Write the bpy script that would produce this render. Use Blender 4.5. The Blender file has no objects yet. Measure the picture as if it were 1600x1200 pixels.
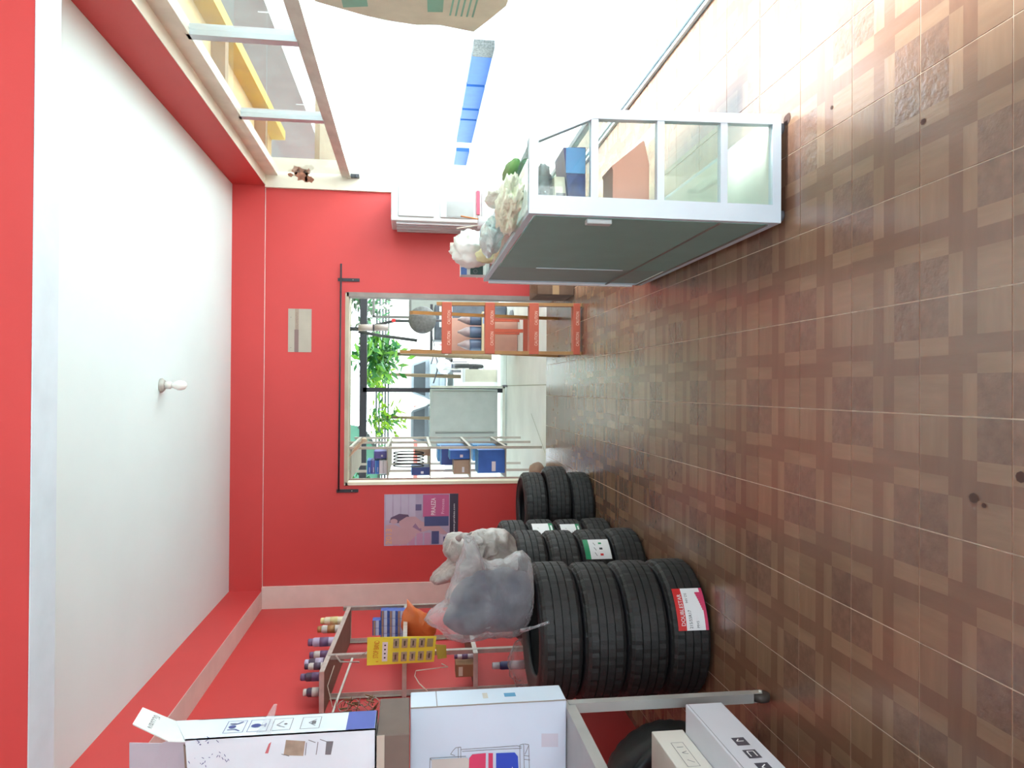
import bpy, bmesh, math, random
from mathutils import Vector, Matrix, noise
R = random.Random(7)
PI = math.pi
C = bpy.context.scene.collection
SC = bpy.context.scene

# ------------------------------------------------------------------ camera (photo was taken with the phone on its side)
FPX = 1138.0; PITCH = math.radians(7.8); YAW = 8 / 1138.0; ROLL = 0.007; EYE = 1.457
Fw = Vector((math.sin(YAW) * math.cos(PITCH), math.cos(YAW) * math.cos(PITCH), -math.sin(PITCH)))
Rt = Vector((math.cos(YAW), -math.sin(YAW), 0)); Up = Rt.cross(Fw)
rr = Rt * math.cos(ROLL) + Up * math.sin(ROLL); uu = Up * math.cos(ROLL) - Rt * math.sin(ROLL)
cd = bpy.data.cameras.new('camera'); cam = bpy.data.objects.new('camera', cd); C.objects.link(cam)
cd.sensor_fit = 'HORIZONTAL'; cd.sensor_width = 36; cd.lens = FPX / 1600 * 36; cd.clip_start = 0.05; cd.clip_end = 200
X_, Y_, Z_ = -uu, rr, -Fw
cam.matrix_world = Matrix(((X_.x, Y_.x, Z_.x, 0), (X_.y, Y_.y, Z_.y, 0), (X_.z, Y_.z, Z_.z, EYE), (0, 0, 0, 1)))
SC.camera = cam

def at(x, y, D):
    """world point at depth D (metres from the camera's wall) on the sight line of a measured photo pixel"""
    d = Fw + rr * ((600 - y) / FPX) + uu * (-(x - 800) / FPX)
    k = D / d.y
    return Vector((d.x * k, D, EYE + d.z * k))

# ------------------------------------------------------------------ sky, sun, exposure
W = bpy.data.worlds.new('sky'); SC.world = W; W.use_nodes = True
nt = W.node_tree; bg = nt.nodes['Background']
tc = nt.nodes.new('ShaderNodeTexCoord'); sx = nt.nodes.new('ShaderNodeSeparateXYZ'); cr = nt.nodes.new('ShaderNodeValToRGB')
nt.links.new(tc.outputs['Generated'], sx.inputs[0]); nt.links.new(sx.outputs['Z'], cr.inputs[0]); nt.links.new(cr.outputs[0], bg.inputs[0])
cr.color_ramp.elements[0].position = 0.0; cr.color_ramp.elements[0].color = (.80, .93, 1, 1)
cr.color_ramp.elements[1].position = 0.8; cr.color_ramp.elements[1].color = (0.62, 0.82, 1, 1)
bg.inputs[1].default_value = 5.0
sd = bpy.data.lights.new('sun', 'SUN'); sd.energy = 26; sd.angle = 0.16; sd.color = (.90, .97, 1)
sun = bpy.data.objects.new('sun', sd); C.objects.link(sun); sun.rotation_euler = (math.radians(6), math.radians(32), 0)
SC.view_settings.view_transform = 'Standard'; SC.view_settings.look = 'None'; SC.view_settings.gamma = 1
SC.view_settings.use_curve_mapping = False; SC.view_settings.exposure = 0.33
SC.cycles.use_denoising = True
SC.cycles.max_bounces = 12; SC.cycles.diffuse_bounces = 6; SC.cycles.transparent_max_bounces = 16
SC.cycles.caustics_reflective = False; SC.cycles.caustics_refractive = False; SC.cycles.sample_clamp_indirect = 8

def portal(name, loc, rot, sx_, sy_):
    l = bpy.data.lights.new(name, 'AREA'); l.shape = 'RECTANGLE'; l.size = sx_; l.size_y = sy_
    l.cycles.is_portal = True
    o = bpy.data.objects.new(name, l); C.objects.link(o); o.location = loc; o.rotation_euler = rot
portal('storefront_portal', (2.3, 2.9, 1.45), (0, math.radians(90), 0), 2.9, 8.8)
portal('rear_opening_portal', (0, -1.7, 1.2), (math.radians(90), 0, 0), 4.0, 2.15)
portal('doorway_portal', (0, 7.72, 1.05), (math.radians(-90), 0, 0), 1.9, 2.1)

# ------------------------------------------------------------------ materials
def lin(h):
    h = h.lstrip('#'); v = [int(h[i:i + 2], 16) / 255 for i in (0, 2, 4)]
    return tuple(c / 12.92 if c <= .04045 else ((c + .055) / 1.055) ** 2.4 for c in v)
MC = {}
def M(name, col=(.5, .5, .5), rough=.6, metal=0, var=.06, scale=6, bump=0, bscale=40, spec=.5, stretch=None):
    if name in MC: return MC[name]
    m = bpy.data.materials.new(name); m.use_nodes = True; MC[name] = m
    n = m.node_tree; b = n.nodes['Principled BSDF']
    if isinstance(col, str): col = lin(col)
    b.inputs['Roughness'].default_value = rough; b.inputs['Metallic'].default_value = metal
    b.inputs['Specular IOR Level'].default_value = spec
    t = n.nodes.new('ShaderNodeTexCoord'); src = t.outputs['Object']
    if stretch:
        mp = n.nodes.new('ShaderNodeMapping'); mp.inputs['Scale'].default_value = stretch
        n.links.new(src, mp.inputs[0]); src = mp.outputs[0]
    nz = n.nodes.new('ShaderNodeTexNoise'); nz.inputs['Scale'].default_value = scale; nz.inputs['Detail'].default_value = 4
    n.links.new(src, nz.inputs['Vector'])
    r = n.nodes.new('ShaderNodeValToRGB')
    r.color_ramp.elements[0].position = .3; r.color_ramp.elements[1].position = .7
    r.color_ramp.elements[0].color = (*[max(0, c * (1 - var)) for c in col], 1)
    r.color_ramp.elements[1].color = (*[min(1, c * (1 + var)) for c in col], 1)
    n.links.new(nz.outputs['Fac'], r.inputs[0]); n.links.new(r.outputs[0], b.inputs['Base Color'])
    if bump:
        n2 = n.nodes.new('ShaderNodeTexNoise'); n2.inputs['Scale'].default_value = bscale; n2.inputs['Detail'].default_value = 3
        bp = n.nodes.new('ShaderNodeBump'); bp.inputs['Strength'].default_value = bump; bp.inputs['Distance'].default_value = .004
        n.links.new(src, n2.inputs['Vector']); n.links.new(n2.outputs['Fac'], bp.inputs['Height']); n.links.new(bp.outputs[0], b.inputs['Normal'])
    return m
def glass(name, tint=(1, 1, 1), gloss=.12, rough=.03, dirt=0):
    if name in MC: return MC[name]
    m = bpy.data.materials.new(name); m.use_nodes = True; MC[name] = m
    n = m.node_tree; out = n.nodes['Material Output']; n.nodes.remove(n.nodes['Principled BSDF'])
    tr = n.nodes.new('ShaderNodeBsdfTransparent'); tr.inputs[0].default_value = (*tint, 1)
    gl = n.nodes.new('ShaderNodeBsdfGlossy'); gl.inputs['Roughness'].default_value = rough
    fr = n.nodes.new('ShaderNodeFresnel'); fr.inputs[0].default_value = 1.45
    ad = n.nodes.new('ShaderNodeMath'); ad.operation = 'ADD'; ad.inputs[1].default_value = gloss - .04; ad.use_clamp = True
    mx = n.nodes.new('ShaderNodeMixShader'); ge = n.nodes.new('ShaderNodeNewGeometry'); sb = n.nodes.new('ShaderNodeMath'); sb.operation = 'SUBTRACT'; sb.inputs[0].default_value = 1
    mu = n.nodes.new('ShaderNodeMath'); mu.operation = 'MULTIPLY'; n.links.new(ge.outputs['Backfacing'], sb.inputs[1])
    n.links.new(fr.outputs[0], ad.inputs[0]); n.links.new(ad.outputs[0], mu.inputs[0]); n.links.new(sb.outputs[0], mu.inputs[1]); n.links.new(mu.outputs[0], mx.inputs[0])
    n.links.new(tr.outputs[0], mx.inputs[1]); n.links.new(gl.outputs[0], mx.inputs[2])
    last = mx.outputs[0]
    if dirt:
        df = n.nodes.new('ShaderNodeBsdfDiffuse'); df.inputs[0].default_value = (.75, .74, .7, 1)
        nz = n.nodes.new('ShaderNodeTexNoise'); nz.inputs['Scale'].default_value = 5; nz.inputs['Detail'].default_value = 6
        mr = n.nodes.new('ShaderNodeMapRange'); mr.inputs[1].default_value = .3; mr.inputs[2].default_value = .75
        mr.inputs[3].default_value = dirt * .4; mr.inputs[4].default_value = dirt * 1.6
        m2 = n.nodes.new('ShaderNodeMixShader'); n.links.new(nz.outputs['Fac'], mr.inputs[0]); n.links.new(mr.outputs[0], m2.inputs[0])
        n.links.new(last, m2.inputs[1]); n.links.new(df.outputs[0], m2.inputs[2]); last = m2.outputs[0]
    n.links.new(last, out.inputs[0])
    return m
RED = M('red_wall_paint', (.56, .050, .048), .55, var=.04, scale=1.5, bump=.05, bscale=90)
WHITE = M('white_ceiling_paint', (.68, .80, .80), .7, var=.025, scale=1.2)
CREAM = M('cream_paint', '#dcd6c6', .6, var=.05, scale=3)
PINKW = M('pale_pink_trim', '#d8c4bc', .6, var=.05)
STEEL = M('galvanised_steel', '#bebab2', .45, .5, var=.12, scale=20)
ALU = M('aluminium', '#bcc4c8', .38, .55, var=.03)
DARKM = M('dark_painted_metal', '#33343a', .5, .2)
BLACK = M('black_ink', '#26262c', .6)
INKB = M('indigo_ink', '#34407e', .6)
GREYI = M('grey_ink', '#6c6c70', .6)
CARTON = M('white_carton', '#d9dbdc', .5, var=.03, scale=5)
BROWN = M('brown_cardboard', '#6f6159', .8, var=.07, scale=12)
RUB = M('tyre_rubber', '#1f1e1d', .62, var=.25, scale=14, bump=.25, bscale=120)
RUBD = M('tyre_sidewall_rubber', '#18181b', .55, var=.2, scale=10)
REDI = M('red_ink', '#cf2a2a', .5); WHT = M('white_print', '#e8e9ea', .5, var=.02); GRN = M('green_ink', '#1f8a5c', .5)
PINKI = M('crimson_ink', '#c93a62', .5); BLUEI = M('blue_ink', '#2348b8', .5)
YEL = M('yellow_card', '#f2ea4c', .5, var=.04); SILV = M('silver_blister', '#b5b294', .35, .3, var=.2, scale=60)

# ------------------------------------------------------------------ mesh helpers
class B:
    def __init__(s): s.bm = bmesh.new(); s.mi = 0
    def mat(s, i): s.mi = i; return s
    def face(s, pts):
        f = s.bm.faces.new([s.bm.verts.new(p) for p in pts]); f.material_index = s.mi; return f
    def box(s, a, b, bev=0):
        x0, y0, z0 = a; x1, y1, z1 = b
        if x0 > x1: x0, x1 = x1, x0
        if y0 > y1: y0, y1 = y1, y0
        if z0 > z1: z0, z1 = z1, z0
        v = [s.bm.verts.new(p) for p in ((x0,y0,z0),(x1,y0,z0),(x1,y1,z0),(x0,y1,z0),(x0,y0,z1),(x1,y0,z1),(x1,y1,z1),(x0,y1,z1))]
        fs = []
        for q in ((3,2,1,0),(4,5,6,7),(0,1,5,4),(1,2,6,5),(2,3,7,6),(3,0,4,7)):
            f = s.bm.faces.new([v[i] for i in q]); f.material_index = s.mi; fs.append(f)
        if bev:
            es = list({e for f in fs for e in f.edges})
            r = bmesh.ops.bevel(s.bm, geom=es, offset=bev, segments=2, affect='EDGES', profile=.5)
            for f in r['faces']: f.material_index = s.mi
        return s
    def bar(s, p, q, w, h=None, up=(0, 0, 1)):
        p, q = Vector(p), Vector(q); h = h or w; d = (q - p).normalized(); u = Vector(up)
        if abs(d.dot(u)) > .97: u = Vector((0, 1, 0))
        a = d.cross(u).normalized(); b = a.cross(d)
        v = [s.bm.verts.new(c + a * (w / 2 * i) + b * (h / 2 * j)) for c in (p, q) for i, j in ((-1,-1),(1,-1),(1,1),(-1,1))]
        for k in ((3,2,1,0),(4,5,6,7),(0,1,5,4),(1,2,6,5),(2,3,7,6),(3,0,4,7)):
            f = s.bm.faces.new([v[i] for i in k]); f.material_index = s.mi
        return s
    def tube(s, pts, r, n=8, caps=True):
        pts = [Vector(p) for p in pts]; rs = r if isinstance(r, (list, tuple)) else [r] * len(pts); rings = []
        for i, p in enumerate(pts):
            d = (pts[min(i + 1, len(pts) - 1)] - pts[max(i - 1, 0)]).normalized()
            u = Vector((0, 0, 1)) if abs(d.z) < .9 else Vector((1, 0, 0))
            a = d.cross(u).normalized(); b = a.cross(d)
            rings.append([s.bm.verts.new(p + (a * math.cos(2*PI*k/n) + b * math.sin(2*PI*k/n)) * rs[i]) for k in range(n)])
        for i in range(len(rings) - 1):
            for k in range(n):
                f = s.bm.faces.new((rings[i][k], rings[i][(k+1) % n], rings[i+1][(k+1) % n], rings[i+1][k])); f.material_index = s.mi; f.smooth = True
        if caps:
            for rg in (rings[0][::-1], rings[-1]):
                f = s.bm.faces.new(rg); f.material_index = s.mi
        return s
    def lathe(s, prof, n=24, c=(0, 0, 0), axis='z', closed=False, smooth=True, wob=None):
        rings = []
        for j, (r, z) in enumerate(prof):
            ring = []
            for k in range(n):
                a = 2 * PI * k / n; rad = r + (wob(j, k) if wob else 0)
                p = (rad * math.cos(a), rad * math.sin(a), z)
                if axis == 'y': p = (p[0], p[2], p[1])
                if axis == 'x': p = (p[2], p[0], p[1])
                ring.append(s.bm.verts.new(Vector(c) + Vector(p)))
            rings.append(ring)
        m = len(rings)
        for j in range(m if closed else m - 1):
            for k in range(n):
                f = s.bm.faces.new((rings[j][k], rings[j][(k+1) % n], rings[(j+1) % m][(k+1) % n], rings[(j+1) % m][k]))
                f.material_index = s.mi; f.smooth = smooth
        if not closed:
            for rg in (rings[0][::-1], rings[-1]):
                if (rg[0].co - rg[n // 2].co).length > 1e-5:
                    f = s.bm.faces.new(rg); f.material_index = s.mi
        return s
    def slab(s, pts, off):
        """polygon given thickness"""
        off = Vector(off); a = [s.bm.verts.new(p) for p in pts]; b = [s.bm.verts.new(Vector(p) + off) for p in pts]; n = len(pts)
        for q in [a[::-1], b] + [[a[i], a[(i+1) % n], b[(i+1) % n], b[i]] for i in range(n)]:
            f = s.bm.faces.new(q); f.material_index = s.mi
        return s
LOC = {}
def obj(name, b, mats, parent=None, smooth=False, recalc=True):
    bm = b.bm if isinstance(b, B) else b
    if recalc: bmesh.ops.recalc_face_normals(bm, faces=bm.faces)
    if parent is not None:
        l = LOC[parent.name]
        bmesh.ops.translate(bm, vec=-l, verts=bm.verts)
    me = bpy.data.meshes.new(name); bm.to_mesh(me); bm.free()
    for m in (mats if isinstance(mats, (list, tuple)) else [mats]): me.materials.append(m)
    if smooth:
        for p in me.polygons: p.use_smooth = True
    o = bpy.data.objects.new(name, me); C.objects.link(o)
    if parent is not None: o.parent = parent; LOC[o.name] = LOC[parent.name]
    else: LOC[o.name] = Vector((0, 0, 0))
    return o
def thing(name, label, cat, loc=(0, 0, 0), group=None):
    o = bpy.data.objects.new(name, None); C.objects.link(o); o.location = loc; o.empty_display_size = .1
    LOC[o.name] = Vector(loc); tag(o, label, cat, group); return o
def tag(o, label, cat, group=None):
    o['label'] = label; o['category'] = cat
    if group: o['group'] = group
    return o
def struct(name, b, m, label=None, parent=None):
    o = obj(name, b, m, parent)
    if parent is None: o['kind'] = 'structure'
    if label: o['label'] = label
    return o
def dup(root, loc, label, rotz=0, group=None):
    r = root.copy(); C.objects.link(r); r.location = loc; r.rotation_euler = (0, 0, rotz); r['label'] = label
    if group: r['group'] = group
    LOC[r.name] = Vector(loc)
    for ch in list(root.children):
        c = ch.copy(); C.objects.link(c); c.parent = r; LOC[c.name] = Vector(loc)
        for g in ch.children:
            d = g.copy(); C.objects.link(d); d.parent = c
    return r
_tc = {}
def text_geo(t, size):
    k = (t, size)
    if k not in _tc:
        cu = bpy.data.curves.new('t', 'FONT'); cu.body = t; cu.size = size; cu.resolution_u = 2
        o = bpy.data.objects.new('t', cu); me = bpy.data.meshes.new_from_object(o)
        _tc[k] = ([tuple(v.co[:2]) for v in me.vertices], [tuple(p.vertices) for p in me.polygons])
        bpy.data.objects.remove(o); bpy.data.meshes.remove(me); bpy.data.curves.remove(cu)
    return _tc[k]
class Print:
    """flat print on a surface: f(u, v, n) -> world point, u right, v up, n off the surface (m)"""
    def __init__(s, f, mats, nseg=1): s.b = B(); s.f = f; s.mats = mats; s.n = 0; s.k = nseg
    def _m(s, m):
        if m not in s.mats: s.mats.append(m)
        s.b.mi = s.mats.index(m); s.n += 1; return .0006 + s.n * .00012
    def rect(s, u0, v0, u1, v1, m):
        h = s._m(m)
        for i in range(s.k):
            a, c = u0 + (u1 - u0) * i / s.k, u0 + (u1 - u0) * (i + 1) / s.k
            s.b.face([s.f(a, v0, h), s.f(c, v0, h), s.f(c, v1, h), s.f(a, v1, h)])
        return s
    def poly(s, pts, m):
        h = s._m(m); s.b.face([s.f(u, v, h) for u, v in pts]); return s
    def line(s, pts, w, m):
        for (a, b_), (c, d) in zip(pts, pts[1:]):
            l = math.hypot(c - a, d - b_) or 1; x, y = -(d - b_) / l * w / 2, (c - a) / l * w / 2
            s.poly([(a + x, b_ + y), (a - x, b_ - y), (c - x, d - y), (c + x, d + y)], m)
        return s
    def frame(s, u0, v0, u1, v1, w, m): return s.line([(u0, v0), (u1, v0), (u1, v1), (u0, v1), (u0, v0)], w, m)
    def disc(s, u, v, r, m, n=14, ry=None):
        return s.poly([(u + r * math.cos(2*PI*i/n), v + (ry or r) * math.sin(2*PI*i/n)) for i in range(n)], m)
    def text(s, t, u, v, size, m, width=None):
        h = s._m(m); vs, fs = text_geo(t, size); k = 1
        if width and vs: k = width / max(x for x, _ in vs)
        for f in fs: s.b.face([s.f(u + vs[i][0] * k, v + vs[i][1], h) for i in f])
        return s
    def build(s, name, parent, label=None):
        o = obj(name, s.b, s.mats, parent, recalc=False)
        if label: o['label'] = label
        return o
def plane_f(o, u, v):
    o, u, v = Vector(o), Vector(u).normalized(), Vector(v).normalized(); n = u.cross(v)
    return lambda a, b, h: o + u * a + v * b + n * h

# ------------------------------------------------------------------ the setting
XR, XL, YB, ZB, ZC, ZN = 2.02, -2.02, 7.55, 2.925, 3.24, -1.5      # beam faces, back wall, beam underside, ceiling, rear end
struct('ceiling', B().box((-2.4, ZN, ZC), (2.4, 7.8, ZC + .15)), WHITE, 'flat white painted ceiling')
b = B()
b.box((-2.3, YB, 0), (-.975, YB + .15, ZB)).box((.955, YB, 0), (2.0, YB + .15, ZB)).box((-.975, YB, 2.11), (.955, YB + .15, ZB))
struct('wall_back', b, RED, 'red painted back wall around the wide doorway')
struct('wall_left', B().box((-2.35, ZN, 0), (-2.2, YB, ZB)), RED, 'red painted left wall behind the shelves')
struct('wall_front', B().box((-2.3, ZN - .15, 0), (-2.0, ZN, ZC)).box((2.0, ZN - .15, 0), (2.3, ZN, ZC)).box((-2.0, ZN - .15, 2.15), (2.0, ZN, ZC)), M('front_wall_grey', (.6, .61, .62)), 'wall with a wide opening behind the camera')
struct('wall_right', B().box((2.05, ZN, 0), (2.3, .6, ZB)), RED, 'red wall pier on the right beside the shopfront')
# concrete frame
def beam(name, a, c, under, face, label):
    o = struct(name, B().box(a, c), face, label)
    u = B().box((a[0], a[1], a[2] - .004), (c[0], c[1], a[2] + .001)); struct('beam_underside', u, under, None, o)
beam('trim_1', (-2.34, ZN, ZB), (XL, YB, ZC), PINKW, RED, 'red beam along the top of the left wall')
beam('trim_2', (XR, ZN, ZB), (2.34, YB, ZC), CREAM, RED, 'red beam above the shopfront glazing')
beam('trim_3', (-2.3, YB - .02, ZB), (2.3, YB + .15, ZC), PINKW, RED, 'red beam across the top of the back wall')
beam('trim_4', (XL, 3.03, 2.91), (XR, 3.23, ZC), M('bluish_white_paint', (.60, .70, .76), .6), RED, 'red near beam with white underside')
struct('trim_5', B().box((-2.2, YB - .04, 0), (-1.985, YB, ZB)), PINKW, 'pale pinkish column in the left back corner')
b = B().box((2.0, YB - .04, 0), (2.3, YB + .15, ZB))
col = struct('trim_6', b, CREAM, 'cream column in the right back corner beside the red wall')
st = B(); rc = at(472, 273, YB - .041)
for (du, dv, r_) in ((0, 0, .05), (.05, .06, .03), (-.04, -.07, .028), (.03, -.05, .022), (-.01, .11, .016)):
    st.slab([(rc.x + du + 1.5 * r_ * (.6 + .7 * R.random()) * math.cos(i * PI / 7), YB - .0405, rc.z + dv + 1.5 * r_ * (.6 + .9 * R.random()) * math.sin(i * PI / 7)) for i in range(14)], (0, -.0006, 0))
obj('rust_patch', st, M('rust_stain', '#8a5a48', .9, var=.3, scale=30), col)
# floor: slab in grout colour + tiles
fl = struct('floor', B().box((-2.3, ZN, -.08), (2.25, 7.72, -.002)), M('grout', '#c4b09c', .8, var=.15, scale=30), 'brown parquet-look ceramic tile floor')
def tilemat(name, col, var, sc, st_, bump):
    m = M(name, col, .25, var=var, scale=sc, bump=bump, bscale=sc * 1.5, stretch=st_, spec=.95)
    n = m.node_tree; bs = n.nodes['Principled BSDF']; src = bs.inputs['Base Color'].links[0].from_socket
    oi = n.nodes.new('ShaderNodeObjectInfo'); mr = n.nodes.new('ShaderNodeMapRange'); mr.inputs[3].default_value = .88; mr.inputs[4].default_value = 1.1
    hs = n.nodes.new('ShaderNodeHueSaturation'); n.links.new(oi.outputs['Random'], mr.inputs[0]); n.links.new(mr.outputs[0], hs.inputs['Value'])
    n.links.new(src, hs.inputs['Color']); n.links.new(hs.outputs[0], bs.inputs['Base Color'])
    return m
TM = [tilemat('tile_light_print', (.218, .125, .075), .12, 3.5, (1, 7, 1), .25), tilemat('tile_light_print_cross', (.222, .128, .078), .12, 3.5, (7, 1, 1), .25),
      tilemat('tile_dark_print', (.168, .085, .052), .10, 3.5, (1, 7, 1), .2), tilemat('tile_burr_print', (.162, .087, .057), .20, 26, None, .5),
      M('tile_edge', '#8c6650', .7)]
P = ['ADLB', 'DDDL', 'LDDD', 'BLDA']; cuts = [0, .345, .505, .66, 1]; T = .33; g = .0020
b = B(); hw = T / 2 - g
for ti in range(4):
    for si in range(4):
        k = P[ti][si]; b.mi = {'A': (ti // 3), 'L': 1 if ti in (0, 3) else 0, 'D': 2, 'B': 3}[k]
        y1 = hw - cuts[ti] * 2 * hw; y0 = hw - cuts[ti+1] * 2 * hw; x1 = hw - cuts[si] * 2 * hw; x0 = hw - cuts[si+1] * 2 * hw
        b.face([(x0, y0, 0), (x1, y0, 0), (x1, y1, 0), (x0, y1, 0)])
b.mi = 4
cs = [(-hw, -hw), (hw, -hw), (hw, hw), (-hw, hw)]
for i in range(4):
    (ax, ay), (bx_, by_) = cs[i], cs[(i+1) % 4]; b.face([(ax, ay, -.0022), (bx_, by_, -.0022), (bx_, by_, 0), (ax, ay, 0)])
bmesh.ops.remove_doubles(b.bm, verts=b.bm.verts, dist=1e-5)
proto = obj('tile', b, TM, fl); first = True
far_b = B()
for j in range(-9, 19):
    for i in range(-6, 8):
        xc = -.066 - T / 2 + T * i; yc = 1.601 + T / 2 + T * j
        if xc > 2.3 or xc < -2.35: continue
        if j < -1 : continue
        o = proto if first else proto.copy()
        if not first: C.objects.link(o); o.parent = fl
        first = False
        o.location = (xc, yc, 0); o.rotation_euler = (0, 0, (PI / 2) * ((i + j) % 2))
far_b.mi = 0; far_b.box((-2.3, ZN, -.006), (2.25, 1.27, -.0005)); rest = obj('near_floor_tiles', far_b, TM[0], fl); rest['kind'] = 'stuff'
dirt = M('dirt_spot', '#4a342c', .9)
for x, y, r in ((1522, 778, .012), (1538, 790, .006), (1596, 745, .012), (1443, 190, .008), (1300, 168, .006), (1230, 186, .02)):
    d = Fw + rr * ((600 - y) / FPX) + uu * (-(x - 800) / FPX); k = -EYE / d.z; p = Vector((d.x * k, d.y * k, .0015))
    b = B(); b.face([p + Vector((r * (1 + .3 * R.random()) * math.cos(a * PI / 4), r * 1.4 * math.sin(a * PI / 4), 0)) for a in range(8)]); obj('dirt_spot', b, dirt, fl)

# ------------------------------------------------------------------ doorway in the back wall
b = B().box((-.985, YB - .012, 0), (-.955, YB + .16, 2.12)); d1 = struct('door_1', b, M('cream_frame', '#e4dcc4', .5), 'wide open doorway frame in the red back wall')
obj('frame_head', B().box((-.985, YB - .012, 2.10), (.97, YB + .16, 2.135)), M('dusty_frame', '#b3a792', .6, var=.1), d1)
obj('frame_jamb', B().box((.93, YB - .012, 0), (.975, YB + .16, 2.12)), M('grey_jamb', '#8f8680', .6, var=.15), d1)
# curtain rod on brackets
t = thing('curtain_rod', 'dark metal curtain rod on two brackets above the doorway', 'curtain rod', (.1, YB - .04, 2.17))
obj('rod', B().tube([at(533, 412, YB - .05), at(529, 768, YB - .05)], .009, 8), DARKM, t)
for yy, x0 in ((437, 531), (767, 529)):
    k = B().tube([at(x0, yy, YB - .01), at(x0, yy, YB - .055)], .006, 6)
    a, c = at(x0 - 3, yy, YB), at(x0 + 31, yy, YB)
    k.box((a.x - .016, YB - .012, c.z), (a.x + .016, YB, a.z)); br = obj('bracket', k, DARKM, t)
    obj('screw', B().lathe([(.001, 0), (.006, 0), (.006, .003), (.001, .003)], 6, (a.x, YB - .016, (a.z * .3 + c.z * .7)), 'y'), STEEL, br)
# wall notice
a, c = at(450, 550, YB), at(487, 483, YB)
t = thing('notice_card', 'pale laminated card with brown stripe on red wall above the doorway', 'notice', (a.x, YB, c.z))
obj('card', B().box((a.x, YB - .004, c.z), (c.x, YB - .0005, a.z)), M('laminated_card', '#aaa294', .35, var=.06), t)
w, h = c.x - a.x, a.z - c.z
p = Print(plane_f((a.x, YB - .004, c.z), (1, 0, 0), (0, 0, 1)), [])
p.rect(0, h * .55, w * .52, h * .73, M('brown_ink', '#7d6461', .5)).rect(w * .52, h * .55, w, h * .71, M('taupe_ink', '#9b8b7a', .5))
p.text('REGLAMENTO', w * .50, h * .58, .03, M('brown_ink'), w * .42).disc(w * .1, h * .88, .004, GREYI).disc(w * .8, h * .88, .004, GREYI)
p.build('print', t)
# wall calendar
a, c = at(600, 853, YB), at(716, 771, YB)
t = thing('wall_calendar', 'glossy poster calendar with pink and navy panels taped to red wall', 'poster', (a.x, YB, c.z))
w, h = c.x - a.x, a.z - c.z
obj('sheet', B().box((a.x, YB - .004, c.z), (c.x, YB - .0005, a.z)), M('poster_lavender', '#a89cb4', .35, var=.12, scale=5), t)
p = Print(lambda u, v, n: Vector((a.x + u * w, YB - .004 - n, c.z + (1 - v) * h)), [])
lav = M('poster_pale_slat', '#b4acc0', .35, var=.05); mauve = M('poster_mauve', '#8c7496', .35); pk = M('poster_pink', '#b487a4', .35)
skin = M('poster_skin', '#b9959c', .35, var=.05); hair = M('poster_hair', '#5d4a64', .35); navy = M('poster_navy', '#45507c', .35); rose = M('poster_rose_panel', '#bb5d8a', .35)
for i in range(4): p.rect(.5, .02 + i * .105, 1, .105 + i * .105, lav)
for i in range(5): p.rect(0, .12 + i * .105, .24, .205 + i * .105, pk)
p.poly([(.02, .02), (.4, .02), (.42, .12), (.3, .3), (.2, .44), (.02, .3)], skin)
p.poly([(.45, .07), (.55, .09), (.62, .2), (.6, .32), (.5, .36), (.42, .34), (.44, .22)], hair).disc(.475, .13, .05, skin)
p.poly([(.47, .2), (.56, .3), (.56, .42), (.47, .5), (.38, .64), (.3, .62), (.22, .42), (.3, .26), (.4, .2)], skin)
p.poly([(.26, .5), (.36, .38), (.43, .42), (.33, .47), (.33, .5)], M('poster_plum', '#8d6d8c', .35))
p.poly([(.3, .6), (.42, .52), (.5, .6), (.4, .72), (.22, .86), (.2, .8)], skin)
p.rect(.55, .52, .985, .875, rose).rect(.37, .54, .56, .87, navy).rect(0, .885, 1, 1, M('poster_dark_foot', '#3b3648', .35))
p.rect(.02, .64, .27, .74, navy).rect(.03, .76, .2, .86, lav).rect(.05, .8, .16, .84, navy).rect(.68, .42, .8, .5, M('poster_slate', '#5e5a80', .35))
pw = lambda t_, u, v, s_, m, wd: Print(plane_f((a.x + u * w, YB - .0062, c.z + (1 - v) * h), (1, 0, 0), (0, 0, 1)), []).text(t_, 0, 0, s_, m, wd * w).build('lettering', t)
p.build('print', t)
pw('PIRALEZA', .58, .69, .065, WHT, .34); pw('Princesa', .6, .81, .045, M('poster_light_pink', '#e0b8d2'), .3); pw('2013', .03, .10, .085, M('poster_gold', '#d8a274'), .3); pw('www.piraleza.com', .25, .955, .028, WHT, .55)

# ------------------------------------------------------------------ shopfront on the right
XG = 2.15
b = B().box((XG - .03, ZN, 2.80), (XG + .05, YB - .04, ZB)); w1 = struct('window_1', b, M('cream_sash', '#d9d3c3', .55, var=.1), 'high transom window along the right side with five panes')
b = B().box((XG - .035, ZN, 2.085), (XG + .045, YB - .05, 2.12)).box((XG - .02, ZN, 2.12), (XG + .03, YB - .05, 2.175))
obj('header_bar', b, M('grey_header', '#c3cabd', .45, .3, var=.12), w1)
obj('header_bolt', B().lathe([(.001, 0), (.016, 0), (.016, .02), (.008, .03), (.001, .03)], 10, (XG - .03, 7.42, 2.03), 'y').box((XG - .03, 7.44, 2.0), (XG, 7.5, 2.1)), DARKM, w1)
ys = [ZN, .63, 1.96, 3.29, 4.62, 5.95, YB - .05]
gp = glass('transom_glass', (.85, .87, .86), .07, .04, dirt=.10)
for i in range(6):
    obj('pane', B().box((XG, ys[i] + .02, 2.17), (XG + .005, ys[i+1] - .02, 2.81)), gp, w1)
    if i: obj('mullion', B().box((XG - .03, ys[i] - .035, 2.17), (XG + .04, ys[i] + .035, 2.82)), ALU, w1)
sill = struct('trim_7', B().box((1.93, ZN, 0), (2.0, YB - .6, .02)).box((1.955, ZN, .02), (1.975, YB - .6, .035)), M('blue_grey_track', '#b9c8d0', .4, .2), 'metal shutter track on the floor along the shopfront')
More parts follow.
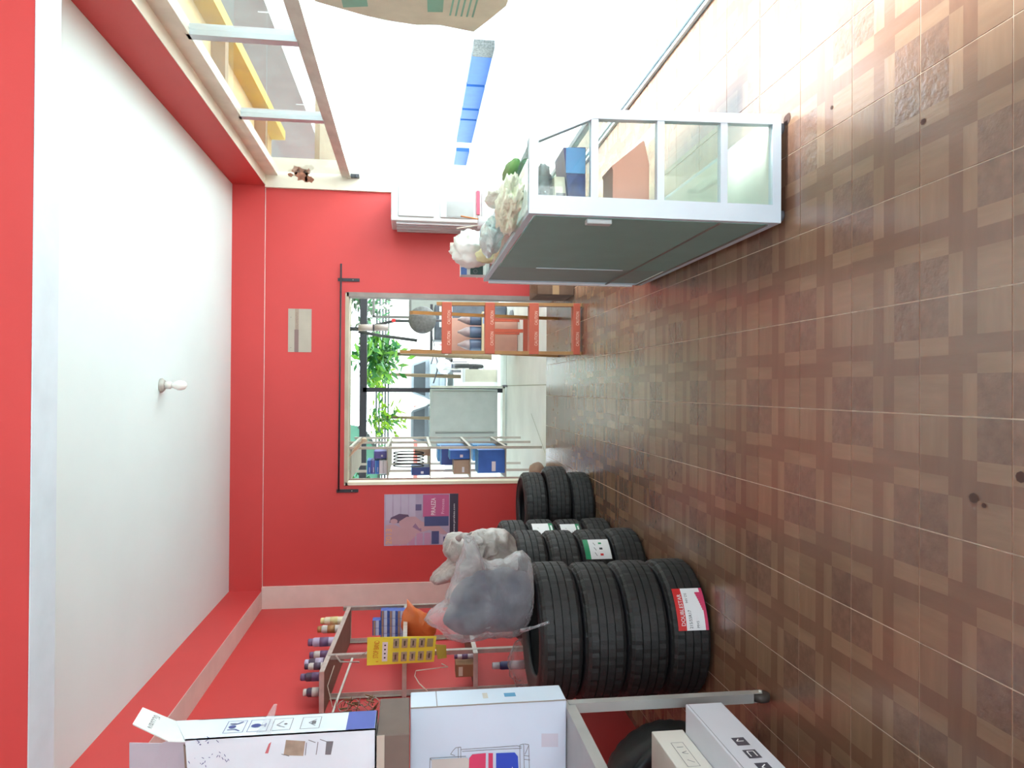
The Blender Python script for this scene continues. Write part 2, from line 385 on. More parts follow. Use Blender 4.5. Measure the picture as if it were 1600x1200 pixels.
# outside right: pavement, canopy, wall across the street
PAV = M('pale_concrete', '#dcdfda', .8, var=.06, scale=2)
struct('ground', B().box((-14, 7.7, -.06), (2.25, 40, -.004)).box((2.25, -8, -.06), (30, 40, -.004)).box((-14, -8, -.06), (2.25, ZN - .15, -.004)), PAV, 'pale concrete yard and pavement outside')
struct('rear_shade_panel', B().box((-3, -4.2, 2.9), (3, ZN - .16, 3.0)), M('shade_panel_grey', '#9a9a94', .7), 'unseen panel added behind the camera to shade the pavement')  # added out of view, cuts light bouncing up off the pavement
cn = struct('canopy', B().box((2.34, -3, 3.05), (2.9, 8.5, 3.12)), M('canopy_board', '#c8b184', .7, var=.15, scale=3), 'tan boarded canopy outside the shopfront')
obj('fascia', B().box((2.8, -3, 2.9), (2.9, 8.5, 3.05)), M('yellow_fascia', '#c9b04a', .6), cn)
for k in range(7): obj('canopy_joist', B().box((2.34, -2 + k * 1.6, 2.94), (2.8, -1.9 + k * 1.6, 3.05)), M('joist_tan', '#93795a', .7), cn)
wl = struct('building_wall', B().box((11, -10, 0), (11.3, 45, 5.7)), M('white_render', '#ece9e2', .8, var=.03), 'white sunlit building wall across the street')
obj('upper_facade', B().box((11, -10, 5.7), (11.3, 45, 7.6)), M('tan_facade', (.135, .125, .105), .8, var=.2, scale=1), wl)
obj('top_facade', B().box((11.02, -10, 7.6), (11.3, 45, 9.2)), M('sage_facade', (.13, .145, .125), .8, var=.1, scale=1), wl)
for k in range(6): obj('wall_joint', B().box((10.98, -6 + k * 7, 0), (11, -5.94 + k * 7, 6)), M('joint_grey', '#b8b4ac'), wl)
t = thing('low_blue_wall', 'low bright blue panelled kerb wall beyond the shopfront', 'wall', (6.3, 17, 0))
blu = M('blue_panel_paint', (.012, .085, .30), .5, var=.1)
for y0, y1 in ((13.75, 15.0), (15.12, 16.3), (16.42, 16.95), (17.05, 18.6), (19.3, 20.5)): obj('panel', B().box((6.3, y0, -.003), (6.4, y1, .38 if y0 < 19 else .34)), blu, t)
obj('end_block', B().box((6.28, 13.3, -.003), (6.42, 13.7, .38)), M('grey_block', '#6c6c68', .8, var=.4, scale=30), t)
# cardboard sheet hanging at the shopfront
t = thing('cardboard_sheet', 'brown cardboard sheet with green print hanging at the shopfront opening', 'cardboard', (2.0, 3.6, 2.05))
pts = [(2.0, 2.9, 2.07), (2.0, 3.86, 1.97), (2.0, 3.97, 1.72), (2.0, 4.0, 1.62), (2.0, 4.03, 1.45), (2.0, 4.01, 1.33), (2.0, 4.06, 1.13), (2.0, 3.9, 1.05), (2.0, 3.76, .985), (2.0, 2.9, .93)]
obj('sheet', B().slab(pts, (.012, 0, 0)), M('kraft_cardboard', '#c9c4ae', .8, var=.08, scale=8), t)
p = Print(plane_f((2.0, 2.9, 0), (0, -1, 0), (0, 0, 1)), [])
gk = M('green_carton_ink', '#7fae98', .7)
p.poly([(-1.0, 1.83), (-.6, 1.84), (-.6, 1.71), (-.97, 1.70)], gk).poly([(-.98, 1.39), (-.7, 1.40), (-.7, 1.31), (-.97, 1.31)], gk)
for k in range(5): p.line([(-1.0, 1.27 - .03 * k), (-.82, 1.26 - .03 * k)], .01, gk)
p.build('print', t)
for yy in (3.0, 3.7): obj('string', B().tube([(2.006, yy, 2.03), (2.03, yy, 2.1), (XG - .03, yy, 2.1)], .002, 5), GREYI, t)

# ------------------------------------------------------------------ ceiling lamp
p0 = at(252, 602, 5.5); p0.z = ZC
t = thing('ceiling_lamp', 'small white bulb in a round ceiling holder', 'lamp', p0)
obj('base_plate', B().lathe([(.001, 0), (.05, 0), (.052, -.012), (.035, -.03), (.03, -.03), (.001, -.03)], 20, p0), M('lamp_holder_grey', '#a9a79f', .4), t)
obj('socket', B().lathe([(.001, -.03), (.026, -.03), (.026, -.07), (.02, -.075), (.001, -.075)], 16, p0), M('porcelain', '#cfcdc6', .3), t)
obj('bulb', B().lathe([(.014, -.072), (.02, -.09), (.034, -.115), (.036, -.14), (.028, -.165), (.012, -.178), (.001, -.18)], 18, p0), M('bulb_white', '#e9ebe6', .25), t, True)

# ------------------------------------------------------------------ glass showcase
SX0, SX1, SY0, SY1 = .657, 1.085, 2.68, 4.43
t = thing('glass_showcase', 'aluminium and glass display counter with slanted front and dark sliding backs', 'display case', (.87, 3.55, 0))
prof = [(SX0, .03), (SX1, .03), (SX1 - .025, .79), (.945, 1.03), (SX0, 1.03)]
inn = [(SX0 + .07, .065), (SX1 - .042, .065), (SX1 - .06, .785), (.93, .995), (SX0 + .07, .995)]
fm = M('showcase_aluminium', '#c6d4dc', .45, .15, var=.03)
for y0, y1 in ((SY0, SY0 + .035), (SY1 - .035, SY1)):
    b = B()
    for i in range(5):
        j = (i + 1) % 5
        b.slab([(prof[i][0], y0, prof[i][1]), (prof[j][0], y0, prof[j][1]), (inn[j][0], y0, inn[j][1]), (inn[i][0], y0, inn[i][1])], (0, y1 - y0, 0))
    obj('end_frame', b, fm, t)
    for z in (.779, .519, .264): obj('cross_bar', B().box((SX0 + .065, y0 + .002, z - .014), (SX1 - .03 - max(0, z - .7) * .2, y1 - .002, z + .014)), fm, t)
    obj('end_glass', B().slab([(u_, y0 + .012, z_) for u_, z_ in inn], (0, .004, 0)), glass('case_glass', (.97, .99, .97), .06, .01, dirt=.03), t)
b = B()
for (u_, z_) in prof: b.bar((u_ - .012 * (1 if u_ > .8 else -1), SY0 + .03, z_ - .012 if z_ > .5 else z_ + .012), (u_ - .012 * (1 if u_ > .8 else -1), SY1 - .03, z_ - .012 if z_ > .5 else z_ + .012), .024)
obj('long_rails', b, fm, t)
cg = MC['case_glass']
obj('front_glass', B().slab([(SX1 - .006, SY0 + .03, .05), (SX1 - .006, SY1 - .03, .05), (SX1 - .031, SY1 - .03, .78), (SX1 - .031, SY0 + .03, .78)], (-.004, 0, 0)), cg, t)
obj('slanted_glass', B().slab([(SX1 - .031, SY0 + .03, .8), (SX1 - .031, SY1 - .03, .8), (.945, SY1 - .03, 1.02), (.945, SY0 + .03, 1.02)], (-.004, 0, 0)), cg, t)
obj('top_glass', B().box((SX0 + .01, SY0 + .03, 1.028), (.945, SY1 - .03, 1.034)), cg, t)
for z in (.779, .519, .264): obj('shelf', B().box((SX0 + .02, SY0 + .035, z), (SX1 - .04 - max(0, z - .7) * .2, SY1 - .035, z + .006)), glass('shelf_glass', (.93, .97, .95), .08, .02), t)
obj('bottom_panel', B().box((SX0 + .01, SY0 + .03, .04), (SX1 - .02, SY1 - .03, .06)), M('white_laminate', '#dcdcd2', .5), t)
dk = M('dark_sliding_panel', '#7da49b', .5, spec=.25, var=.05)
obj('sliding_door', B().box((SX0 - .002, SY0 + .03, .075), (SX0 + .006, 3.87, 1.0)), dk, t)
obj('sliding_door', B().box((SX0 + .006, 3.84, .075), (SX0 + .014, SY1 - .02, 1.0)), M('dark_sliding_panel_far', '#80968f', .5, spec=.25, var=.05), t)
obj('door_edge', B().box((SX0 - .006, 3.862, .32), (SX0 - .002, 3.872, .80)), ALU, t)
obj('long_rail_trim', B().box((SX0 - .006, SY0 + .03, .265), (SX0 - .001, SY1 - .02, .275)).box((SX0 - .006, SY0 + .03, .07), (SX0 - .001, SY1 - .02, .08)), M('grey_brown_trim', '#7a736a', .5, .3), t)
obj('corner_strip', B().box((SX0 - .012, SY1 - .03, .10), (SX0 - .001, SY1, 1.0)), M('bright_aluminium', '#f2f4f6', .6), t)
obj('door_pull', B().box((SX0 - .022, SY0 + .035, .70), (SX0 - .001, SY0 + .075, .80), .005), M('pull_grey', '#b9bdba', .4, .3), t)
for xx in (SX0 + .04, SX1 - .04):
    for yy in (SY0 + .05, SY1 - .05): obj('foot', B().lathe([(.014, .03), (.014, .012), (.022, .01), (.022, 0)], 12, (xx, yy, 0)), M('grey_foot', '#55575a', .5), t)

def blob(name, c, s, mat, label=None, cat=None, parent=None, seed=0, amp=.2, sub=4, freq=2.5, group=None, flat=None):
    bm = bmesh.new(); bmesh.ops.create_icosphere(bm, subdivisions=sub, radius=1)
    for v in bm.verts:
        n = v.co.normalized(); q = n * freq + Vector((seed * 7.3, seed * 3.1, 0))
        d = 1 + amp * .45 * noise.noise(q) + amp * .6 * (.4 - abs(noise.noise(q * 1.7))) + amp * .4 * (.3 - abs(noise.noise(q * 3.9)))
        p_ = Vector((n.x * s[0], n.y * s[1], n.z * s[2])) * d
        if flat is not None and p_.z < flat: p_.z = flat
        v.co = p_ + Vector(c)
    o = obj(name, bm, mat, parent, True)
    if label: tag(o, label, cat, group)
    return o
def film(name, tint, alpha, rough=.15, white=.5):
    if name in MC: return MC[name]
    m = bpy.data.materials.new(name); m.use_nodes = True; MC[name] = m; n = m.node_tree
    bs = n.nodes['Principled BSDF']; out = n.nodes['Material Output']
    bs.inputs['Base Color'].default_value = (*tint, 1); bs.inputs['Roughness'].default_value = rough; bs.inputs['Specular IOR Level'].default_value = .9
    tr = n.nodes.new('ShaderNodeBsdfTransparent'); mx = n.nodes.new('ShaderNodeMixShader')
    tcx = n.nodes.new('ShaderNodeTexCoord'); nz = n.nodes.new('ShaderNodeTexNoise'); nz.inputs['Scale'].default_value = 7; nz.inputs['Detail'].default_value = 6; nz.inputs['Distortion'].default_value = 1.2
    mr = n.nodes.new('ShaderNodeMapRange'); mr.inputs[1].default_value = .35; mr.inputs[2].default_value = .7; mr.inputs[3].default_value = alpha * .6; mr.inputs[4].default_value = min(1, alpha * 1.6)
    n.links.new(tcx.outputs['Object'], nz.inputs[0]); n.links.new(nz.outputs['Fac'], mr.inputs[0])
    lw = n.nodes.new('ShaderNodeLayerWeight'); lw.inputs[0].default_value = .35; ad = n.nodes.new('ShaderNodeMath'); ad.operation = 'MULTIPLY_ADD'; ad.inputs[1].default_value = .7; ad.use_clamp = True
    n.links.new(lw.outputs['Facing'], ad.inputs[0]); n.links.new(mr.outputs[0], ad.inputs[2]); n.links.new(ad.outputs[0], mx.inputs[0])
    n.links.new(tr.outputs[0], mx.inputs[1]); n.links.new(bs.outputs[0], mx.inputs[2]); n.links.new(mx.outputs[0], out.inputs[0])
    n2 = n.nodes.new('ShaderNodeTexNoise'); n2.inputs['Scale'].default_value = 22; n2.inputs['Detail'].default_value = 5; n2.inputs['Distortion'].default_value = 2
    bp = n.nodes.new('ShaderNodeBump'); bp.inputs['Strength'].default_value = .7; bp.inputs['Distance'].default_value = .012
    n.links.new(tcx.outputs['Object'], n2.inputs[0]); n.links.new(n2.outputs['Fac'], bp.inputs['Height']); n.links.new(bp.outputs[0], bs.inputs['Normal'])
    return m
FILM = film('clear_film', (.56, .56, .58), .13, .16)
FILMD = film('dusty_film', (.42, .39, .36), .55, .28)
GFILM = film('green_film', (.78, .84, .62), .75, .3)

# goods in the showcase
def packet(name, pts, y0, y1, mat, label, cat):
    t_ = thing(name, label, cat, (pts[0][0], y0, pts[0][1])); obj('pack', B().slab([(u_, y0, z_) for u_, z_ in pts], (0, y1 - y0, 0)), mat, t_); return t_
t = packet('salmon_reflection', [(.70, .526), (.90, .526), (.985, .545), (.87, .675), (.70, .675)], 2.8, 2.95, M('salmon_reflection_tone', '#d79a86', .6, var=.05), 'salmon pink reflection built as a folded slab on the second shelf of the showcase', 'packet')  # reflection in the case glass, built as a solid salmon shape
obj('flap', B().slab([(.985, 2.8, .545), (.995, 2.8, .55), (.885, 2.8, .68), (.87, 2.8, .675)], (0, .15, 0)), M('salmon_reflection_tone'), t)  # upper edge of the same reflection shape
t = packet('navy_packet', [(.72, .786), (.955, .786), (.95, .875), (.72, .85)], 2.80, 2.98, M('navy_shiny_pack', '#1c3f7a', .3, var=.3, scale=30), 'shiny navy blue packet on the top shelf of the showcase', 'packet')
obj('pale_band', B().box((.85, 2.797, .788), (.95, 2.8, .865)), M('sky_band', '#4f9bd6', .4), t)
t = packet('cream_packet', [(.74, .856), (.84, .866), (.84, .907), (.74, .903)], 2.82, 2.94, M('cream_card', '#dcd8c0', .5), 'cream slab lying on top of the navy packet in the showcase', 'packet')
obj('band', B().box((.76, 2.817, .862), (.775, 2.82, .9)), GREYI, t)
for k, (xx, zz, hh) in enumerate(((.745, .905, .075), (.79, .905, .06), (.83, .905, .05))):
    t = thing('small_jar', ['clear jar at the back end of the cream slab', 'clear jar in the middle of the cream slab', 'clear jar at the window end of the cream slab'][k], 'jar', (xx, 2.87, zz), 'clear jars in the showcase')
    obj('body', B().lathe([(.016, zz), (.017, zz + hh * .7), (.011, zz + hh * .8), (.011, zz + hh * .85)], 12, (xx, 2.87, 0)), glass('jar_glass', (.8, .86, .88), .15), t)
    obj('cap', B().lathe([(.013, zz + hh * .82), (.013, zz + hh)], 12, (xx, 2.87, 0)), M('grey_cap', '#65727c', .5), t)
blob('crumpled_parts', (.84, 2.88, .945), (.06, .04, .03), M('grey_green_plastic', '#68787a', .5, var=.3, scale=25), 'crumpled grey plastic parts atop the jars in the showcase', 'plastic parts', seed=3, amp=.8, sub=3)

# things lying on the showcase
TZ = 1.036
blob('green_bag', (.76, 2.98, TZ + .03), (.095, .24, .042), GFILM, 'crumpled yellow-green plastic bag on the near end of the showcase top', 'plastic bag', seed=1, amp=.6, flat=-.028)
blob('leaf_green_wrap', (.905, 3.0, TZ + .02), (.02, .15, .03), M('leaf_green_plastic', '#86b873', .4, var=.2), 'leaf green wrapper beside the bag at the showcase edge', 'wrapper', seed=2, amp=.5, flat=-.018, sub=3)
blob('pale_teal_bag', (.745, 3.54, TZ + .04), (.075, .22, .05), film('teal_film', (.6, .76, .73), .75, .25), 'pale teal plastic bag in the middle of the showcase top', 'plastic bag', seed=4, amp=.5, flat=-.038)
blob('clear_wrap', (.885, 3.36, TZ + .04), (.035, .10, .045), film('wrap_film', (.84, .86, .74), .7, .25), 'pale cream crumpled wrap between the green and teal bags', 'wrapper', seed=12, amp=.6, flat=-.038, sub=3)
t = thing('blue_tag_box', 'small white box with blue edge before the white carrier bag', 'box', (.81, 3.82, TZ))
obj('carton', B().box((.77, 3.80, TZ), (.84, 3.86, TZ + .06), .002), M('box_white', '#dfe4e2', .5), t); obj('edge', B().box((.768, 3.798, TZ + .06), (.842, 3.862, TZ + .07)), M('edge_blue', '#3f86c4', .5), t)
blob('white_carrier_bag', (.775, 4.04, TZ + .09), (.09, .13, .11), M('white_plastic', '#eceee6', .35, var=.03), 'puffed white carrier bag towards the far end of the showcase', 'plastic bag', seed=5, amp=.6, flat=-.088)
blob('yellow_cloth', (.705, 3.84, TZ + .04), (.036, .04, .05), M('pale_yellow_cloth', '#d9d2a4', .8, var=.1), 'crumpled pale yellow cloth before the white carrier bag', 'cloth', seed=6, amp=.5, flat=-.038, sub=3)
t = thing('pen_holder', 'white cup with two pale sticks on the showcase', 'cup', (.86, 3.75, TZ))
obj('cup', B().lathe([(.025, TZ), (.032, TZ + .09), (.029, TZ + .09), (.023, TZ + .005)], 16, (.86, 3.75, 0), closed=False), WHT, t)
obj('stick', B().tube([(.86, 3.75, TZ + .01), (.83, 3.77, TZ + .2)], .004, 6), CREAM, t); obj('stick', B().tube([(.865, 3.74, TZ + .01), (.885, 3.73, TZ + .18)], .004, 6), M('orange_stick', '#d08a50'), t)
t = thing('oil_box', 'small dark green and white box at the far end of the showcase', 'box', (.69, 4.3, TZ))
obj('carton', B().box((.665, 4.24, TZ), (.76, 4.34, TZ + .145), .003), M('box_white', '#dfe4e2', .5), t)
p = Print(plane_f((.665, 4.24, TZ), (1, 0, 0), (0, 0, 1)), [])
p.rect(.002, .015, .07, .09, M('deep_green_ink', '#1f3d3a', .5)).rect(.0, .11, .05, .145, M('periwinkle_ink', '#5a7fc4', .5)).disc(.022, .06, .013, GREYI).disc(.022, .06, .009, M('deep_green_ink')).rect(.04, .05, .066, .07, GREYI)
p.build('print', t)
t = thing('pink_packet', 'slim pink packet standing behind the white carrier bag on the showcase', 'packet', (.81, 4.21, TZ))
obj('carton', B().box((.785, 4.2, TZ), (.84, 4.225, TZ + .17), .002), M('pink_paper', '#e6b7a8', .7), t); obj('lid', B().box((.783, 4.198, TZ + .17), (.842, 4.227, TZ + .21)), M('pale_pink_paper', '#efd0c4', .7), t)
t = thing('leather_scraps', 'crumpled tan paper scraps at the far corner of the showcase', 'paper', (.7, 4.38, TZ))
b = B()
for k in range(7):
    c_ = Vector((.675 + R.random() * .08, 4.36 + R.random() * .05, TZ + .002)); b.slab([c_, c_ + Vector((.03, .01, .02 * R.random())), c_ + Vector((.02, .01, .05)), c_ + Vector((-.012, 0, .04))], (0, .003, 0))
obj('scraps', b, M('tan_paper', '#d9bd98', .8), t)

# ------------------------------------------------------------------ white cabinet in the right back corner
CX0, CX1, CY0, CY1, CZ = 1.61, 1.97, 7.05, 7.48, 1.67
t = thing('white_cabinet', 'tall white two-panel cabinet in the right back corner', 'cabinet', (1.8, 7.3, 0))
wc = M('cabinet_white', '#c6c8c6', .35, var=.02)
obj('body', B().box((CX0, CY0, .05), (CX1, CY1, CZ), .01), wc, t)
for z0, z1 in ((1.26, 1.6), (.86, 1.2), (.15, .8)):
    dd = obj('door', B().box((CX0 + .04, CY0 - .02, z0), (CX1 - .03, CY0, z1), .005), M('cabinet_door_white', '#b0b3b2', .3), t)
obj('vent_panel', B().box((CX0 + .05, CY0 - .024, .88), (CX0 + .2, CY0 - .02, 1.14)), M('panel_grey', '#8b8e8c'), t)
obj('red_strip', B().box((CX0 + .08, CY0 - .026, .82), (CX1 - .05, CY0 - .001, .85)), M('magenta_strip', '#b83a50', .5), t)
for k, yy in enumerate((CY0 + .05, CY0 + .15, CY0 + .3, CY0 + .4)):
    obj('side_rail', B().box((CX0 - .02, yy, .7), (CX0, yy + .035, 1.62)), M('rail_grey', '#c4c6c8', .4, .2), t)
for xx in (CX0 + .04, CX1 - .04): obj('foot', B().box((xx - .02, CY0 + .03, 0), (xx + .02, CY1 - .03, .05)), DARKM, t)
# brown carton on the floor by the wall
b0, b1 = Vector((.86, 6.5, 0)), Vector((1.28, 6.95, .34))
t = thing('floor_carton', 'worn brown carton on the floor between ladder and showcase', 'carton', (1.05, 6.7, 0))
obj('body', B().box(b0, b1, .006), M('worn_brown_card', '#6d5646', .8, var=.3, scale=6), t)
obj('tape', B().box((.862, 6.496, .14), (1.27, 6.5, .2)), M('tan_tape', '#a88b66', .4), t)
obj('flap', B().slab([(.86, 6.5, .34), (1.28, 6.5, .34), (1.28, 6.42, .40), (.86, 6.42, .42)], (0, .004, .004)), M('worn_brown_card'), t)

# ------------------------------------------------------------------ orange step ladder in the doorway
ORG = M('ladder_orange', '#b9563e', .5, var=.08); TAN = M('ladder_tan_rail', '#a2743f', .5, var=.1, scale=10)
t = thing('step_ladder', 'orange step ladder with tan rails standing open in the doorway', 'ladder', (.53, 6.45, 0))
L0, L1 = .315, .735
yf = lambda z: 6.22 + .10 * z; 
obj('rail', B().bar((L0, yf(0), 0), (L0 + .0, yf(1.56), 1.56), .028, .075, (0, 1, 0)), TAN, t)
obj('rail', B().bar((L1, yf(0), 0), (L1, yf(1.25), 1.25), .028, .075, (0, 1, 0)), TAN, t)
obj('rear_rail', B().bar((L1 - .02, 7.25, 0), (L1 - .07, yf(1.45) + .08, 1.47), .028, .05, (0, 1, 0)), TAN, t)
obj('rear_rail', B().bar((L0 + .02, 7.25, 0), (L0 + .02, yf(1.45) + .08, 1.47), .02, .03, (0, 1, 0)), TAN, t)
for z, hh in ((.045, .06), (.415, .085), (.795, .085), (1.165, .085)):
    s_ = obj('step', B().box((L0 - .012, yf(z) - .045, z - hh / 2), (L1 + .012, yf(z) + .05, z + hh / 2), .004), ORG, t)
    p = Print(plane_f((L0, yf(z) - .045, z - hh / 2), (1, 0, 0), (0, 0, 1)), [])
    p.text('CAUTION', .06, .012, .038, M('faded_white_ink', '#e8c8b4'), .12); p.text('CAUTION', .24, .012, .038, M('faded_white_ink'), .12); p.build('lettering', s_)
obj('rear_brace', B().box((L0 + .02, 7.2, .3), (L1 - .03, 7.22, .36)), ORG, t)

# ------------------------------------------------------------------ tyres
def make_tyre(Ro, wd, name='tyre'):
    ri = Ro * .62; h2 = wd / 2
    t_ = thing(name, 'x', 'tyre', (0, 0, 0))
    tr = [(Ro - .03, .004), (Ro - .014, .012), (Ro - .005, .026)]
    zs = .026; n = 4; rib = (wd - .052) / (n + (n - 1) * .18)
    for i in range(n):
        z0 = zs + i * rib * 1.18; z1 = z0 + rib
        bulge = lambda z: Ro - .004 * (abs(z - h2) / h2) ** 2
        tr += [(bulge(z0), z0), (bulge(z1), z1)]
        if i < n - 1: tr += [(Ro - .008, z1 + rib * .05), (Ro - .008, z1 + rib * .15)]
    tr += [(Ro - .005, wd - .026), (Ro - .014, wd - .012), (Ro - .03, wd - .004), (Ro - .045, wd - .012), (ri + .03, wd - .02), (ri + .03, .02), (Ro - .045, .012)]
    lug = lambda j, k: -.0035 if (k % 4 == 0 and (j <= 4 or 14 <= j <= 18)) else (-.002 if (k % 4 == 2 and 6 <= j <= 13) else 0)
    b_ = B().lathe(tr, 112, closed=True, smooth=False, wob=lug); obj('tread', b_, RUB, t_)
    for zz, s in ((0, 1), (wd, -1)):
        f_ = lambda q: zz + s * q
        sw = [(Ro - .026, f_(.006)), (Ro - .04, f_(-.001)), (Ro - .07, f_(-.004)), (ri + .05, f_(.0)), (ri + .03, f_(.004)), (ri + .012, f_(.012)), (ri, f_(.02)), (ri + .006, f_(.034)), (ri + .03, f_(.03)), (Ro - .04, f_(.03))]
        obj('sidewall', B().lathe(sw, 56, closed=True), RUBD, t_)
    return t_
def place(tp, c, wd, n, label, group, jit=.004, tilt=.02, lean=(0, 0)):
    out = []
    for i in range(n):
        r = dup(tp, (c[0] + lean[0] * i + R.uniform(-jit, jit), c[1] + lean[1] * i + R.uniform(-jit, jit), .005 + i * (wd + .0095)), label[i], R.random() * 6, group)
        out.append(r)
    return out
big = make_tyre(.345, .203); mid = make_tyre(.335, .196); sml = make_tyre(.312, .18)
pos = ['bottom', 'second from bottom', 'third from bottom', 'top']
S1 = place(big, (-1.245, 3.70), .203, 4, ['black tyre with red and white sticker at the foot of the nearest stack', 'black tyre second from the floor in the nearest stack', 'black tyre third from the floor in the nearest stack', 'black tyre on top of the nearest stack under the clear bag'], 'car tyres stacked on the tile floor')
S2 = place(mid, (-1.245, 4.62), .196, 4, ['bottom black tyre of the second stack from the camera', 'black tyre with white sticker in the second stack', 'black tyre third from the floor in the second stack', 'top black tyre of the second stack behind the bag'], 'car tyres stacked on the tile floor')
S3 = place(mid, (-1.30, 5.31), .196, 4, ['bottom black tyre of the third stack, mostly hidden', 'black tyre with the lower green-edged sticker in the third stack', 'black tyre with the upper green-edged sticker in the third stack', 'plain black tyre topping the third stack by the red wall'], 'car tyres stacked on the tile floor')
S4 = place(sml, (-1.0, 5.95), .18, 3, ['bottom small black tyre of the stack by the doorway', 'middle small black tyre of the stack by the doorway, jutting out', 'top small black tyre of the stack by the doorway, open hole upwards'], 'car tyres stacked on the tile floor', jit=.006)
S4[1].location.x += .05
for pr_ in (big, mid, sml):
    for ch in list(pr_.children): bpy.data.objects.remove(ch)
    bpy.data.objects.remove(pr_)
def sticker(ty, Ro, a0, a1, z0, z1, kind):
    """label wrapped round the tread; angles are world azimuths around the tyre's axis"""
    rz = ty.rotation_euler.z; L = (a1 - a0) * Ro; Hh = z1 - z0
    f = lambda u_, v_, n_: Vector(((Ro + .002 + n_) * math.cos(a0 + u_ / Ro - rz), (Ro + .002 + n_) * math.sin(a0 + u_ / Ro - rz), z0 + v_))
    p_ = Print(f, [], 10)
    if kind == 'red':
        p_.rect(0, 0, L, Hh, WHT).rect(0, Hh * .72, L, Hh, REDI)
        p_.rect(0, 0, L, Hh * .1, PINKI)
        for k in range(8): p_.rect(L * (.45 + .055 * k), Hh * .1, L * (.45 + .055 * (k + 1)), Hh * (.13 + .02 * k), PINKI)
        p_.text('DOUBLESTAR', L * .1, Hh * .755, .028, WHT, L * .75).text('215/55R17', L * .04, Hh * .52, .022, BLACK, L * .42).text('94V DS', L * .62, Hh * .56, .018, BLACK, L * .25).text('M+S', L * .05, Hh * .3, .018, GREYI)
    elif kind == 'green':
        p_.rect(0, 0, L, Hh, WHT).rect(0, 0, L, Hh * .2, GRN).rect(L * .1, Hh * .04, L * .8, Hh * .12, WHT).line([(L * .25, Hh * .4), (L * .6, Hh * .75)], .004, GREYI)
    else:
        p_.rect(0, 0, L, Hh, WHT).rect(0, Hh * .8, L, Hh, GRN)
        for k in range(3): p_.rect(L * (.15 + .28 * k), Hh * .3, L * (.25 + .28 * k), Hh * .42, [REDI, BLACK, GRN][k]); p_.line([(L * (.15 + .25 * k), Hh * .55), (L * (.3 + .25 * k), Hh * .62)], .004, GREYI)
    b_ = p_.b; me_ = obj('sticker', b_, p_.mats, None, recalc=False); me_.parent = ty; LOC[me_.name] = LOC[ty.name]
    me_['label'] = {'red': 'white paper sticker with red band', 'green': 'white paper sticker with green edge', 'energy': 'white rating sticker with green edge'}[kind]
A = math.radians
sticker(S1[0], .345, A(-76), A(-42), .022, .175, 'red')
sticker(S2[1], .335, A(-52), A(-26), .022, .185, 'energy')
sticker(S3[2], .335, A(-40), A(-16), .03, .18, 'green')
sticker(S3[1], .335, A(-40), A(-18), .04, .18, 'green')

# ------------------------------------------------------------------ plastic bags on the tyres
def outline_bag(outline, c, D, depth, seed, amp=.03, n=96, m=30, zmin=-1):
    """closed crumpled bag: outline (x,z) polygon around c at depth D, bulging by depth"""
    pol = sorted((math.atan2(z - c[1], x - c[0]), math.hypot(x - c[0], z - c[1])) for x, z in outline)
    def rad(a):
        for i in range(len(pol)):
            a0, r0 = pol[i - 1]; a1, r1 = pol[i]
            if i == 0: a0 -= 2 * PI
            if a0 <= a <= a1:
                k = (a - a0) / (a1 - a0 + 1e-9); k = k * k * (3 - 2 * k) * .5 + k * .5; return r0 + (r1 - r0) * k
        a0, r0 = pol[-1]; a1, r1 = pol[0]; a1 += 2 * PI; k = (a - a0) / (a1 - a0 + 1e-9); return r0 + (r1 - r0) * k
    bm = bmesh.new(); rings = []
    for j in range(1, m):
        ph = PI * j / m; ring = []
        for i in range(n):
            th = -PI + 2 * PI * i / n; r = rad(th); s = math.sin(ph) ** .75
            x = c[0] + r * s * math.cos(th); z = c[1] + r * s * math.sin(th); y = D - depth * math.cos(ph)
            q = Vector((x, y, z)) * 7 + Vector((seed * 5, 0, 0)); w_ = .8 * noise.noise(q) + .9 * (.5 - abs(noise.noise(q * 1.9))) + .5 * (.4 - abs(noise.noise(q * 4.1))) - .25
            f_ = 1 + 0 * w_; dirv = Vector((math.cos(th) * s, -math.cos(ph), math.sin(th) * s)); pv = Vector((x, y, z)) + dirv * amp * w_; pv.z = max(pv.z, zmin); ring.append(bm.verts.new(pv))
        rings.append(ring)
    a_ = bm.verts.new((c[0], D - depth, c[1])); z_ = bm.verts.new((c[0], D + depth, c[1]))
    for i in range(n):
        bm.faces.new((a_, rings[0][(i+1) % n], rings[0][i])); bm.faces.new((z_, rings[-1][i], rings[-1][(i+1) % n]))
        for j in range(m - 2): bm.faces.new((rings[j][i], rings[j][(i+1) % n], rings[j+1][(i+1) % n], rings[j+1][i]))
    return bm
def pxs(L, D): return [(at(x, y, D).x, at(x, y, D).z) for x, y in L]
D1 = 3.58
o1 = pxs([(664, 966), (690, 985), (700, 996), (760, 994), (815, 984), (832, 958), (846, 920), (838, 886), (815, 862), (790, 876), (765, 878), (752, 872), (742, 840), (728, 838), (722, 870), (712, 900), (696, 940)], D1)
c1 = at(765, 930, D1)
t = thing('clear_plastic_bag', 'clear plastic bag of dark grey cloth on the nearest tyre stack', 'plastic bag', (c1.x, D1, .86))
obj('film', outline_bag(o1, (c1.x, c1.z), D1, .16, 1, .018, zmin=.868), FILM, t, True)
o1b = pxs([(692, 972), (704, 980), (760, 984), (812, 978), (828, 955), (836, 920), (828, 900), (800, 892), (770, 894), (735, 900), (716, 915), (702, 945)], D1)
o = obj('contents', outline_bag(o1b, (c1.x, c1.z), D1, .13, 3, .014, zmin=.872), M('dark_grey_cloth', '#3f3f4c', .9, var=.25, scale=9, bump=.4, bscale=30), t, True)
D2 = 4.35
